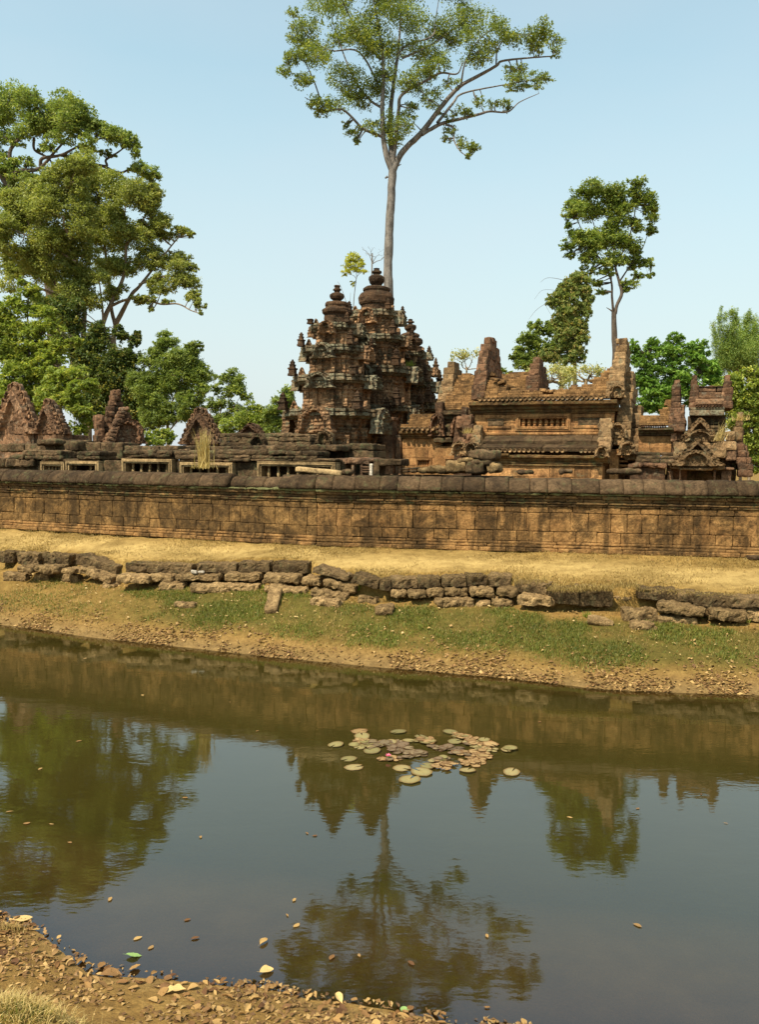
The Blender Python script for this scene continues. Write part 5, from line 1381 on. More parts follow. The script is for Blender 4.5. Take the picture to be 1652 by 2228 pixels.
tree('tall_tree', 'very tall pale trunked tree with a wide airy crown, rising behind the towers', 60, ZT, .425,
     [(320, 40, 100, 60), (220, 120, 70, 55), (150, 70, 35, 30), (165, 190, 60, 45), (110, 310, 45, 40), (100, 365, 40, 30), (190, 285, 70, 45), (180, 400, 65, 45), (300, 290, 90, 65), (240, 210, 50, 40), (330, 520, 85, 45), (260, 580, 45, 25), (250, 530, 40, 25), (400, 400, 100, 70), (470, 540, 80, 50), (420, 470, 60, 40), (455, 690, 45, 25), (460, 730, 22, 14), (530, 660, 60, 35), (410, 640, 30, 20),
      (470, 120, 110, 80), (390, 190, 70, 50), (600, 60, 110, 80), (620, 220, 100, 80), (500, 260, 70, 60), (560, 440, 90, 70), (640, 640, 50, 80), (600, 350, 60, 60), (660, 720, 40, 35), (720, 120, 100, 80), (770, 270, 110, 70), (880, 300, 80, 50), (740, 420, 90, 60), (820, 370, 70, 50), (730, 620, 55, 55), (760, 560, 50, 40), (840, 500, 60, 50), (900, 140, 110, 70), (1030, 60, 100, 60),
      (1060, 170, 100, 60), (980, 230, 70, 50), (1180, 120, 70, 45), (1260, 190, 90, 55), (1350, 200, 60, 45), (1450, 150, 60, 45), (1440, 210, 60, 40), (1475, 270, 32, 30), (1400, 250, 40, 30), (1090, 280, 80, 45), (1150, 240, 60, 40), (1290, 350, 60, 30), (1300, 400, 80, 35), (1390, 400, 65, 30), (1270, 450, 50, 28), (1440, 395, 42, 24), (1390, 440, 38, 20), (1330, 440, 45, 22), (1200, 530, 60, 28), (1240, 560, 35, 20), (1090, 510, 35, 30), (1010, 570, 60, 35), (960, 430, 45, 30), (940, 590, 50, 25), (960, 660, 45, 30), (935, 710, 30, 25), (1000, 740, 35, 28), (1050, 770, 40, 30), (1075, 745, 25, 20), (1035, 805, 25, 15),
      (240, -40, 90, 60), (400, -60, 110, 70), (560, -80, 110, 80), (720, -80, 110, 80), (880, -50, 100, 70), (1000, -40, 80, 50)],
     [([(628, 1500), (626, 1400), (632, 1200), (640, 1050), (650, 870)], .68, .52), ([(650, 880), (620, 800), (602, 700), (597, 560), (603, 420), (600, 300), (580, 150), (560, 40), (540, -60)], .42, .06, (0, -1)), ([(652, 870), (640, 700), (640, 560), (660, 400), (680, 250), (690, 100), (690, -60)], .42, .06, (0, 2)),
      ([(650, 860), (668, 700), (682, 560), (700, 485), (830, 410), (900, 375), (980, 380), (1010, 320)], .3, .06, (0, -3)), ([(655, 870), (700, 780), (790, 690), (860, 600), (930, 510), (1000, 440), (1080, 395), (1180, 340), (1210, 315), (1330, 300), (1470, 290)], .42, .07, (0, -2)),
      ([(800, 690), (900, 635), (1000, 610), (1100, 585), (1150, 572), (1240, 575), (1300, 525), (1400, 480)], .26, .04, (-.5, 2)), ([(880, 630), (960, 530), (1010, 480), (1200, 440), (1400, 405)], .2, .04, (-.5, 3)), ([(925, 640), (962, 655), (965, 720), (1000, 780), (1050, 805)], .14, .04, (0, -2)),
      ([(592, 700), (500, 660), (430, 590), (380, 560), (310, 570), (270, 540), (200, 500)], .2, .04, (0, -3)), ([(605, 560), (530, 510), (450, 400), (370, 200), (330, 60)], .18, .04, (0, 2)), ([(280, 510), (240, 400), (190, 310), (120, 300)], .1, .03, (-2.5, -3)),
      ([(590, 310), (480, 180), (400, 20), (380, -50)], .16, .04, (0, -3)), ([(655, 420), (700, 250), (850, 190), (870, 100), (890, -20)], .18, .04, (0, 3)), ([(700, 300), (850, 230), (1000, 120), (1060, 60)], .15, .04, (1, 4)), ([(600, 480), (480, 270), (330, 260), (210, 180), (160, 80)], .15, .03, (0, 3)),
      ([(1180, 340), (1190, 250), (1260, 190), (1440, 170)], .11, .03, (-1, -3)), ([(1000, 440), (1020, 330), (1080, 220), (1180, 130)], .13, .03, (-1, -3)), ([(625, 905), (612, 914)], .16, .1), ([(680, 850), (694, 842)], .1, .04)],
     'leaf_big', 'bark_pale', split=4, sf=1.25, L=.25, cov=.60, seed=4, clump=.66, per=15, twig=.055, shell=0, spread=.5, flat=.65)

tree('slender_tree', 'slender tree with bare forked trunk and tall crown behind the library roof', 51, ZR, .4,
     [(800, 140, 90, 55), (700, 160, 65, 40), (655, 230, 60, 50), (620, 290, 45, 25), (610, 330, 25, 25), (760, 240, 110, 70), (880, 180, 90, 60), (980, 110, 50, 38), (1000, 190, 80, 60), (1060, 270, 50, 60), (1080, 230, 30, 30), (1055, 360, 40, 35), (900, 280, 100, 60), (970, 330, 60, 40), (655, 385, 70, 40), (625, 440, 45, 40), (730, 440, 100, 55), (820, 400, 110, 55), (930, 430, 90, 50), (1000, 470, 50, 40), (620, 500, 32, 25), (740, 520, 75, 42), (850, 520, 90, 42), (970, 540, 75, 42), (1050, 550, 45, 28), (1065, 607, 38, 14), (1000, 610, 45, 22), (710, 585, 50, 32), (820, 590, 50, 26), (775, 650, 38, 22), (940, 650, 55, 32), (795, 700, 35, 18), (930, 690, 35, 16), (860, 350, 60, 40)],
     [([(870, 1040), (866, 960), (864, 880), (862, 810)], .36, .27), ([(868, 820), (880, 770), (905, 710), (890, 640), (870, 560), (860, 450), (850, 300), (830, 160)], .22, .05), ([(860, 820), (852, 730), (848, 640), (800, 540), (720, 430), (660, 300)], .15, .04, (0, -1)), ([(862, 815), (845, 800), (822, 786)], .12, .03),
      ([(890, 650), (950, 560), (1010, 480), (1050, 380)], .1, .03, (0, 1)), ([(870, 560), (940, 420), (980, 250), (980, 130)], .1, .03, (0, -1)), ([(848, 650), (840, 500), (770, 380), (720, 220)], .1, .03, (0, 1)), ([(905, 690), (980, 620), (1060, 600)], .07, .02)],
     'leaf_right', 'bark_dark', split=8, L=.24, cov=1.15, seed=7, clump=.62, per=18, shell=.3)

tree('broad_tree', 'huge bright green tree crown behind the olive one at the upper left', 68, ZL, .3522,
     [(-60, 200, 130, 140), (60, 180, 140, 120), (200, 150, 130, 85), (340, 190, 140, 110), (470, 250, 110, 100), (540, 350, 100, 80), (690, 360, 110, 70), (780, 400, 70, 60), (840, 440, 45, 60), (240, 320, 140, 80), (380, 330, 120, 80), (60, 380, 100, 70), (130, 630, 100, 50), (830, 570, 80, 50), (910, 620, 70, 60), (960, 680, 35, 40), (20, 600, 80, 70), (600, 290, 60, 45), (660, 480, 60, 30), (520, 460, 60, 40), (-80, 420, 100, 120), (180, 640, 80, 40), (0, 500, 70, 40), (140, 540, 90, 35), (300, 620, 80, 50), (420, 540, 70, 40), (300, 440, 80, 40), (60, 710, 100, 60), (-20, 770, 80, 80), (40, 560, 90, 40)],
     [([(330, 1500), (280, 1100), (200, 800), (60, 680)], 1.1, .6), ([(200, 800), (20, 640), (60, 560), (70, 450), (180, 340), (300, 250)], .5, .1), ([(20, 640), (120, 590), (240, 575), (340, 470), (460, 340)], .4, .1, (0, -2)), ([(250, 560), (265, 510), (380, 490), (520, 420), (690, 370)], .3, .08, (-1, -2)), ([(60, 560), (-60, 400), (0, 250)], .35, .1, (0, 2)),
      ([(380, 490), (640, 560), (655, 520), (720, 480), (800, 420)], .26, .08, (-1, 0)), ([(640, 560), (740, 600), (830, 575), (940, 650)], .22, .06), ([(210, 380), (215, 460), (300, 510), (330, 570)], .22, .1, (0, 1))],
     'leaf_far', 'bark_dark', L=.34, cov=1.35, seed=11, clump=.55, per=20, shell=.4, spread=.4)

tree('olive_tree', 'big olive green many stemmed tree on the left with a long drooping right limb', 57, ZL, .3522,
     [(480, 550, 110, 75), (390, 640, 140, 90), (620, 650, 140, 95), (180, 760, 160, 90), (90, 890, 140, 110), (330, 800, 150, 105), (550, 840, 160, 120), (770, 730, 150, 120), (900, 790, 100, 105), (960, 730, 60, 60), (700, 970, 170, 120), (250, 990, 160, 120), (60, 1070, 90, 70), (450, 1090, 160, 120), (850, 1000, 120, 90), (1010, 970, 90, 45), (1130, 955, 70, 28), (1185, 985, 25, 22), (620, 1190, 150, 100), (800, 1170, 110, 80), (990, 1120, 130, 90), (1120, 1150, 100, 60), (1190, 1180, 40, 40), (1130, 1270, 100, 60), (1190, 1360, 55, 45), (1235, 1410, 40, 35), (1240, 1460, 18, 25), (1000, 1290, 90, 60), (920, 1380, 60, 35), (930, 1440, 25, 22), (840, 1380, 55, 40), (310, 1220, 150, 100), (450, 1330, 120, 100), (60, 1240, 90, 100), (560, 1370, 90, 80), (-40, 980, 80, 120), (1040, 1400, 50, 20), (720, 1330, 80, 60), (230, 680, 110, 60), (80, 770, 100, 70), (500, 700, 120, 80), (520, 980, 130, 90), (950, 900, 100, 60), (700, 850, 120, 90), (160, 1140, 110, 80), (480, 1240, 110, 70)],
     [([(540, 2050), (545, 1850), (590, 1700), (635, 1530), (690, 1400), (760, 1250), (780, 1050), (770, 850)], .55, .12), ([(715, 2000), (718, 1800), (700, 1640), (712, 1540), (690, 1450), (670, 1250), (640, 1000), (610, 750)], .42, .1, (1, 2)), ([(712, 1540), (760, 1450), (815, 1350), (870, 1290), (980, 1150), (1100, 1000)], .34, .07, (1, 0)), ([(690, 1420), (760, 1390), (860, 1370), (990, 1410), (1100, 1410), (1180, 1450), (1240, 1470)], .2, .04, (0, -2)),
      ([(460, 2000), (455, 1700), (440, 1550), (400, 1380), (330, 1250), (240, 1050), (150, 850)], .46, .1, (-1, -2)), ([(505, 1900), (515, 1600), (520, 1400), (470, 1150), (420, 950), (400, 700)], .36, .08, (1, -3)), ([(440, 1010), (400, 930), (395, 870)], .22, .06, (-3, -4)), ([(690, 1680), (645, 1560), (630, 1400), (610, 1250)], .22, .06, (0, -2)), ([(860, 1290), (960, 1250), (1080, 1240), (1150, 1290)], .16, .04, (0, -1)), ([(400, 1380), (200, 1290), (60, 1220)], .2, .06), ([(780, 1050), (880, 900), (930, 760)], .14, .04, (0, -1)), ([(470, 1150), (300, 1050), (80, 950)], .16, .05, (-2, -3))],
     'leaf_olive', 'bark_tan', L=.25, cov=1.75, seed=13, clump=.52, per=22, shell=.45, spread=.4)

tree('leafy_tree', 'nearer bright yellow green leafy tree at the left edge behind the pediments', 43, ZL, .3522,
     [(180, 1330, 70, 60), (150, 1270, 40, 30), (120, 1420, 90, 70), (250, 1470, 95, 60), (60, 1540, 110, 70), (200, 1580, 110, 60), (330, 1550, 70, 55), (450, 1640, 65, 32), (380, 1640, 60, 40), (180, 1680, 130, 75), (40, 1700, 90, 80), (310, 1760, 110, 60), (430, 1840, 120, 55), (340, 1850, 110, 60), (520, 1900, 80, 40), (590, 1950, 30, 20), (250, 1930, 140, 70), (100, 1860, 130, 80), (380, 2020, 110, 60), (480, 2040, 80, 55), (540, 2110, 45, 45), (480, 2180, 60, 50), (20, 1940, 100, 70), (200, 2050, 130, 80), (0, 1440, 70, 80), (100, 2050, 100, 80), (330, 1660, 110, 60), (120, 1770, 130, 70), (250, 1830, 120, 60), (420, 1950, 110, 60), (60, 1620, 110, 70)],
     [([(180, 2150), (190, 1950), (180, 1750), (170, 1550), (175, 1350)], .22, .05), ([(185, 1850), (300, 1780), (430, 1840), (540, 1910)], .1, .03, (0, -2)), ([(180, 1780), (80, 1680), (40, 1560)], .1, .03), ([(178, 1700), (280, 1560), (330, 1540)], .1, .03, (0, -1)), ([(188, 1950), (330, 1950), (470, 2060)], .1, .03, (0, -2)), ([(185, 1900), (100, 1860), (20, 1880)], .1, .03, (0, -1))],
     'leaf_bright', 'bark_dark', split=9, L=.30, cov=1.5, seed=17, clump=.5, per=15, asp=.42, shell=.4, up=.8)

tree('shaded_tree', 'dark shaded understorey tree with a few orange leaves beneath the olive tree', 53, ZL, .3522,
     [(600, 1620, 80, 100), (690, 1780, 110, 110), (600, 1900, 130, 110), (780, 1900, 120, 110), (830, 2000, 120, 120), (740, 1580, 50, 60), (820, 1640, 55, 40), (850, 1590, 25, 20), (560, 1740, 100, 110), (680, 2030, 130, 110), (760, 2130, 130, 90), (560, 2080, 120, 100), (420, 1480, 110, 110), (480, 1680, 90, 110), (900, 2130, 100, 70), (300, 1400, 100, 90), (780, 1760, 80, 70)],
     [([(690, 2100), (690, 1900), (680, 1700), (640, 1560)], .3, .08), ([(690, 1950), (780, 1800), (810, 1640)], .15, .05), ([(690, 1950), (580, 1850), (540, 1700)], .15, .05), ([(690, 2000), (800, 1980), (860, 2000)], .12, .05)],
     'leaf_dark', 'bark_dark', split=9, L=.3, cov=1.6, seed=19, clump=.6, per=20, shell=.2, spread=.3)

tree('bushy_tree', 'rounded mid green tree with drooping twigs at its top, right of the olive tree', 50, ZL, .3522,
     [(1040, 1630, 70, 55), (980, 1680, 55, 50), (930, 1740, 80, 70), (1100, 1740, 120, 70), (1190, 1680, 50, 40), (1230, 1660, 25, 20), (1180, 1840, 120, 85), (1000, 1850, 120, 90), (1080, 1950, 120, 90), (1180, 2010, 85, 70), (930, 2010, 100, 90), (1230, 1950, 50, 55), (1030, 2070, 120, 80), (880, 1900, 80, 90), (1245, 1820, 45, 50), (1160, 2110, 60, 45), (940, 2120, 90, 60), (1060, 1810, 80, 60)],
     [([(1040, 2300), (1035, 2150), (1030, 2050), (1010, 1900), (1000, 1750), (1040, 1630)], .24, .04), ([(1030, 2080), (1090, 1960), (1160, 1840), (1190, 1690)], .12, .03, (0, -1)), ([(1035, 2100), (950, 2000), (900, 1850)], .1, .03), ([(1040, 2200), (1130, 2090), (1220, 1960)], .1, .03, (0, -1))],
     'leaf_mid', 'bark_tan', split=8, L=.25, cov=1.7, seed=23, clump=.5, per=18, shell=.4, asp=.4)

ID = lambda u, v: (u, v)
tree('small_tree', 'small airy green tree with sky showing through, right of the rounded tree', 56, ZL, .3522,
     [(1370, 1850, 60, 45), (1440, 1860, 60, 50), (1340, 1930, 50, 40), (1420, 1950, 80, 60), (1490, 1920, 50, 50), (1520, 1990, 40, 40), (1400, 2040, 90, 50), (1320, 2030, 50, 50), (1500, 2070, 60, 50), (1400, 2120, 100, 50), (1330, 1860, 25, 20)],
     [([(1340, 2300), (1345, 2150), (1370, 2050), (1400, 1950), (1420, 1860)], .16, .03), ([(1350, 2140), (1430, 2060), (1500, 1960)], .08, .02), ([(1350, 2170), (1300, 2080), (1330, 1940)], .06, .02)],
     'leaf_mid', 'bark_tan', L=.24, cov=1.25, seed=29, clump=.55, per=14, shell=.3)
tree('shrub', 'tallest bushy green shrub touching the left side of the left tower', 46, ID, 1.0,
     [(625, 858, 16, 26), (612, 880, 20, 22), (632, 885, 16, 22), (600, 902, 26, 18), (625, 912, 26, 20), (615, 935, 34, 18), (640, 930, 20, 26), (595, 925, 20, 15)],
     [([(620, 1010), (620, 950), (618, 900), (624, 850)], .1, .03), ([(620, 960), (600, 920), (596, 900)], .05, .02)], 'leaf_mid', 'bark_tan', L=.24, cov=1.8, seed=31, clump=.6, per=14, cat='shrub')
tree('shrub', 'low yellow green shrub in the gap left of the towers', 49, ID, 1.0,
     [(570, 897, 26, 16), (552, 885, 20, 12), (585, 910, 20, 15), (560, 915, 26, 16), (540, 900, 22, 18), (575, 930, 32, 16), (545, 932, 30, 18), (520, 915, 24, 20), (500, 932, 28, 20)],
     [([(560, 1010), (560, 950), (562, 900)], .08, .02), ([(560, 960), (540, 920), (530, 900)], .05, .02), ([(560, 960), (580, 925)], .05, .02), ([(560, 970), (510, 925)], .05, .02)], 'leaf_bright', 'bark_tan', L=.22, cov=1.4, seed=37, clump=.6, per=14, cat='shrub')
tree('shrub', 'small bright leafy bush just behind the gallery, between the slanting gables and the triangular pediment', 33.5, ID, 1.0,
     [(335, 950, 20, 14), (355, 945, 20, 15), (372, 955, 12, 12), (345, 962, 30, 12), (320, 960, 12, 9)], [([(348, 1010), (347, 975), (350, 945)], .05, .015), ([(347, 980), (330, 955)], .03, .01)], 'leaf_bright', 'bark_tan', L=.2, cov=1.8, seed=41, clump=.6, per=12, cat='shrub')

tree('vine_covered_tree', 'column of reddish green vines smothering a dead tree, left of the slender tree', 43, ZR, .4,
     [(640, 630, 45, 40), (600, 660, 45, 35), (690, 640, 40, 40), (580, 730, 60, 50), (660, 710, 70, 55), (720, 740, 30, 40), (600, 800, 70, 50), (690, 800, 45, 50), (640, 870, 70, 50), (700, 880, 30, 50), (600, 910, 60, 60), (680, 950, 50, 50), (640, 1010, 60, 50), (690, 1040, 30, 40), (570, 980, 50, 50), (600, 1060, 60, 40), (520, 760, 25, 40), (520, 1030, 60, 40), (560, 860, 40, 50)],
     [([(650, 1250), (650, 1100), (650, 950), (645, 800), (640, 640)], .25, .1), ([(645, 800), (600, 720), (590, 680)], .1, .04), ([(648, 900), (700, 800), (700, 680)], .1, .04), ([(640, 650), (560, 630), (500, 625), (460, 650)], .025, .008), ([(590, 720), (500, 760), (440, 800), (400, 850)], .022, .008), ([(590, 700), (480, 690), (430, 740)], .015, .006)], 'leaf_vine', 'bark_dark', split=9, L=.2, cov=1.6, seed=43, clump=.5, per=16, hang=.35, shell=.5)
tree('bush_tree', 'dark green bush leaning on the left side of the vine covered column', 45, ZR, .4,
     [(450, 890, 50, 40), (500, 920, 45, 45), (400, 960, 60, 45), (470, 980, 70, 50), (360, 1030, 55, 40), (430, 1050, 80, 45), (340, 1070, 40, 40), (510, 1040, 50, 50), (380, 1110, 70, 40), (310, 1050, 30, 20)],
     [([(430, 1300), (432, 1150), (440, 1020), (455, 900)], .14, .04), ([(432, 1120), (380, 1050), (340, 1020)], .07, .02), ([(438, 1050), (490, 980), (510, 920)], .07, .02)], 'leaf_mid', 'bark_dark', L=.23, cov=1.9, seed=47, clump=.5, per=16)
tree('green_tree', 'dense bright green tree with star shaped leaf clusters behind the gate pavilion', 43, ZR, .4,
     [(965, 1000, 35, 35), (970, 1060, 35, 50), (1080, 985, 45, 35), (1140, 980, 30, 30), (1210, 950, 45, 38), (1040, 1050, 60, 45), (1150, 1030, 90, 50), (1060, 1100, 80, 55), (1250, 1030, 80, 60), (1330, 1020, 60, 50), (1350, 1090, 60, 60), (1200, 1110, 110, 60), (1080, 1170, 90, 60), (1050, 1250, 70, 60), (1150, 1240, 90, 60), (1260, 1180, 90, 60), (1040, 1330, 60, 50), (1280, 1270, 80, 60), (1130, 1320, 70, 50), (1390, 1090, 50, 50), (1420, 1180, 50, 60), (1400, 1270, 60, 60), (1380, 1170, 50, 60), (1000, 1180, 40, 50)],
     [([(1170, 1550), (1170, 1350), (1175, 1200), (1190, 1050), (1210, 960)], .22, .05), ([(1170, 1280), (1080, 1150), (1040, 1040)], .1, .03), ([(1172, 1250), (1280, 1120), (1330, 1030)], .1, .03), ([(1170, 1350), (1070, 1280), (1030, 1200)], .08, .03)], 'leaf_green', 'bark_dark', split=8, L=.34, cov=1.6, seed=53, clump=.42, per=14, asp=.36, shell=.6, spread=.35, up=.7)
tree('yellow_green_tree', 'yellow green leafy tree at the right edge behind the gate pavilion', 39, ZR, .4,
     [(1600, 1140, 65, 45), (1540, 1200, 70, 55), (1650, 1190, 60, 60), (1600, 1270, 90, 70), (1540, 1330, 70, 70), (1640, 1340, 80, 70), (1580, 1410, 90, 60), (1660, 1440, 60, 70), (1520, 1420, 50, 60), (1580, 1500, 80, 60), (1650, 1530, 70, 60), (1560, 1580, 60, 50), (1640, 1610, 60, 40), (1690, 1560, 60, 60), (1700, 1400, 60, 80), (1680, 1640, 60, 40), (1620, 1660, 60, 30), (1700, 1250, 50, 70), (1450, 1270, 50, 70), (1480, 1200, 40, 50)],
     [([(1600, 1650), (1600, 1500), (1595, 1350), (1590, 1180)], .16, .04), ([(1600, 1420), (1540, 1320), (1500, 1230)], .07, .02), ([(1600, 1450), (1650, 1350), (1650, 1220)], .07, .02)], 'leaf_bright', 'bark_tan', split=9, L=.24, cov=1.6, seed=59, clump=.55, per=15)
# tall feathery plumes
ft_l = [([(1560, 1450), (1560, 1250), (1555, 1100)], .16, .08)]; ft_b = []
rgf = random.Random(6)
for u, vt in ((1402, 870), (1440, 835), (1478, 880), (1520, 815), (1545, 850), (1580, 835), (1600, 810), (1630, 850), (1655, 830), (1500, 860)):
    ub = 1530 + (u - 1530) * .55
    ft_l.append(([(1556, 1180), (ub, 1060), ((ub + u) / 2, 960), (u, vt)], .05, .012, (0, rgf.uniform(-1, 1))))
    for k in range(7):
        t = k / 6; ft_b.append((ub + (u - ub) * t + rgf.uniform(-8, 8), 1080 + (vt + 18 - 1080) * t, 36 - 25 * t, 32 - 7 * t))
ft_b += [(1480, 1090, 55, 45), (1560, 1110, 80, 55), (1640, 1080, 60, 60), (1420, 1110, 40, 45), (1500, 1030, 45, 40), (1600, 1020, 50, 45), (1660, 980, 40, 50)]
for k in range(16):
    a_ = rgf.uniform(1400, 1665); ft_b.append((a_, rgf.uniform(800, 880), 7, 26))
tree('feathery_tree', 'feathery olive tree with upright plumes at the far right', 46, ZR, .4, ft_b, ft_l, 'leaf_feather', 'bark_tan', split=0, L=.2, cov=1.25, seed=61, clump=.7, per=12, asp=.22, shell=0, twig=.02, flat=1.6)
tree('young_tree', 'small bright yellow tree growing behind the towers', 46, Z1, .25,
     [(740, 215, 70, 18), (680, 245, 35, 10), (830, 215, 50, 16), (770, 165, 80, 35), (700, 155, 30, 25), (760, 95, 55, 35), (820, 120, 35, 30), (720, 110, 30, 25), (765, 305, 22, 14), (760, 335, 16, 10), (780, 560, 25, 20), (850, 170, 25, 20)],
     [([(755, 700), (762, 560), (772, 420), (786, 300), (792, 250), (775, 150), (762, 70)], .065, .02), ([(790, 280), (760, 250), (690, 235)], .03, .01), ([(790, 265), (830, 225), (870, 205)], .03, .01), ([(740, 600), (700, 480), (655, 350), (625, 305)], .035, .012), ([(732, 580), (735, 480), (738, 400)], .03, .01)], 'leaf_yellow', 'bark_pale', split=0, L=.19, cov=1.7, seed=67, clump=.6, per=12, twig=.02)

# bare twiggy ones
def bare(name, label, D, zc, start, fork, n, spread_u, h_v, seed, mat='twig', r0=.05, cat='tree', leaf=None, nleaf=0, L=.12, yspread=.8):
    rng = np.random.default_rng(seed); wood = MB(); p = at(*zc(*start), D); g = np.array([p[0], p[1], GZ - .1]); e = thing(name, label, cat, g)
    f_ = at(*zc(*fork), D); tube(wood, spline([g, p, f_] if p[2] > GZ + .3 else [g, f_], 6), np.linspace(r0 * 1.5, r0, 13 if p[2] > GZ + .3 else 7), 6, .1)
    tips = []
    def grow(a, uv, r, lvl, ang, ln):
        k = 3 if lvl == 0 else 2
        if lvl >= 5 or r < .004: tips.append(a); return
        for q in range(n if lvl == 0 else k):
            an = ang + rng.normal(0, .5) + (q - ((n if lvl == 0 else k) - 1) / 2) * (.5 if lvl else spread_u)
            l2 = ln * rng.uniform(.6, 1.1); u2, v2 = uv[0] + math.sin(an) * l2, uv[1] - math.cos(an) * l2 * h_v
            b = at(*zc(u2, v2), a[1] + rng.normal(0, .12) * yspread); m_ = (a + b) / 2 + rng.normal(0, .04, 3)
            tube(wood, [a, m_, b], [r, r * .8, r * .62], 4); grow(b, (u2, v2), r * .6, lvl + 1, an, ln * .72)
    grow(f_, fork, r0 * .8, 0, 0, start[1] * 0 + (abs(fork[1] - start[1]) or 60))
    wood.obj('branches', M[mat], e, True, world=True)
    if leaf:
        c = np.array(tips)[rng.integers(0, len(tips), nleaf)] + rng.normal(0, .12, (nleaf, 3)); lm = MB(); leaves(lm, c, rng, np.full(nleaf, L)); lm.obj('crown', M[leaf], e, world=True)
    return e
bare('bare_tree', 'leafless grey twiggy tree just left of the tall trunk, above the tallest tower', 46, Z1, (925, 230), (930, 150), 3, .6, .9, 3, 'bark_pale', .032)
for k, (u, v, lab) in enumerate([(905, 400, 'dry brown twiggy bush behind the broken library roof, left clump'), (1010, 410, 'dry brown twiggy bush behind the broken library roof, middle clump'), (1180, 390, 'dry brown twiggy bush beside the right library gable')]):
    bare('dry_bush', lab, 37 + k, Z2, (u, v + 90), (u + 5, v + 20), 6, .42, .62, 70 + k, 'twig', .07, 'bush', 'leaf_pale', 1300, .13)
bare('dry_bush', 'pale sparse bush left of the tall library gable finial', 40, Z2, (345, 400), (345, 330), 4, .4, .8, 80, 'twig', .035, 'bush', 'leaf_pale', 420, .15)
tree('shrub', 'small yellow green bush right of the tall library gable finial', 41, Z2, .31, [(585, 330, 40, 30), (620, 345, 35, 22), (560, 290, 30, 30), (650, 350, 25, 15)], [([(590, 480), (590, 400), (588, 320)], .05, .015)], 'leaf_bright', 'bark_tan', L=.18, cov=1.5, seed=83, per=12, cat='shrub')
# fern like tuft on the right tower, grass tufts on the ruins
def tuft(name, label, p, n, L, mat, seed, sp=.08, lean=.5, wd=.007, fan=None):
    r = np.random.default_rng(seed); mb = MB(); P = np.array(p)[None] + r.normal(0, sp, (n, 3)) * np.array([1, .6, .15])
    blades(mb, P, r.uniform(.35, 1, n) * L, np.full(n, wd), r, lean, 0, fan); o = mb.obj(name, M[mat]); return tag(o, label, 'grass tuft')
tuft('grass_tuft', 'tall dry straw tuft growing on the wall top before the triangular pediment', at(*Z4(1480, 772), 24.75), 150, 1.5, 'straw_bright', 1, .10, .28, .012)
tuft('grass_tuft', 'short straw sprays at the foot of the tall tuft on the wall top', at(*Z4(1470, 782), 24.6), 60, .4, 'straw_bright', 11, .18, .9, .008)
tuft('grass_tuft', 'dry straw tuft on the shoulder of the gate pavilion', at(*Z3(1215, 1490), 26.0), 60, .85, 'straw_bright', 2, .1, .45, .007, np.array([.35, 0, 0]))
tuft('grass_tuft', 'straw tuft capping the right block of the gate pavilion', at(*Z3(1440, 1270), 26.3), 90, .35, 'straw_bright', 3, .12, .95, .006)
tuft('grass_tuft', 'dark dry tuft on the broken left corner of the library', at(*Z2(350, 775), 28.2), 70, .3, 'straw_bright', 4, .1, .9, .006)
tuft('grass_tuft', 'pale straw tuft on the broken library roof, left one', at(*Z2(660, 480), 29.4), 40, .35, 'straw_bright', 5, .1, .8, .008)
tuft('grass_tuft', 'pale straw tuft on the broken library roof, right one', at(*Z2(1085, 500), 28.6), 40, .3, 'straw_bright', 6, .1, .8, .008)
tuft('fern_tuft', 'green ferny tuft rooted on a ledge of the right tower', at(*Z1(1270, 1040), 38.2), 60, .4, 'leaf_bright', 7, .12, .9, .012)
# ------------------------------------------------------------------ lily pads on the moat
def pad_mesh(seed, notch, curl, mat):
    r = np.random.default_rng(seed); k = 26; V = [(0, 0, 0)]; a0 = notch
    for ring, rr in enumerate((.35, .7, .92, 1.0)):
        for j in range(k + 1):
            a = a0 + (2 * math.pi - 2 * a0) * j / k
            rg_ = 2.6 if mat == 'pad_dry' else 1.2; wv = rg_ * (.03 * math.sin(a * 5 + seed) + .022 * math.sin(a * 9 + seed * 2) + .015 * math.sin(a * 16 + seed))
            z = .012 * math.sin(a * 3 + seed) * rr + (curl * max(0, math.sin(a * 2 + seed)) ** 2 if ring == 3 else 0) + r.uniform(-.006, .006)
            V.append((math.cos(a) * rr * (1 + wv * rr), math.sin(a) * rr * (1 + wv * rr), z))
    T = [[0, 1 + j, 2 + j] for j in range(k)]; Q = []
    for g_ in range(3):
        b = 1 + g_ * (k + 1)
        for j in range(k): Q.append([b + j, b + k + 1 + j, b + k + 2 + j, b + j + 1])
    mb = MB(); mb.add(V, Q, T, None, r.uniform()); return mb.obj('lily_pad', M[mat], None, True)
PADS = {k: [pad_mesh(10 * i + j, .12 + .05 * j, c, k) for j, c in enumerate((.03, .10, .06))] for i, k in enumerate(('pad_green', 'pad_purple', 'pad_dry'))}
used_pad = set(); zlev = [0]
rp = random.Random(8)
TXT = {'pad_green': 'yellow green lily pad with notched edge floating in the moat cluster', 'pad_purple': 'dull purplish brown lily pad in the crowded middle of the cluster', 'pad_dry': 'dried curled tan lily pad at the edge of the cluster'}
def pad(u, v, wd, kind, label=None):
    p = atz(*Z8(u, v), 0); src = PADS[kind][rp.randrange(3)]
    if src.name in used_pad: o = src.copy(); COL.objects.link(o)
    else: o = src; used_pad.add(src.name)
    zlev[0] = (zlev[0] + 1) % 12
    r_ = wd * .265 * p[1] / F
    o.location = (p[0], p[1], .012 + .0018 * zlev[0]); o.scale = (r_, r_ * rp.uniform(.8, 1), r_ * (.8 if kind == 'pad_dry' else .45))
    o.rotation_euler = (rp.uniform(-.08, .08), rp.uniform(-.08, .08), rp.uniform(0, 6.28))
    tag(o, label or TXT[kind], 'lily pad', 'lily pads floating in the moat')
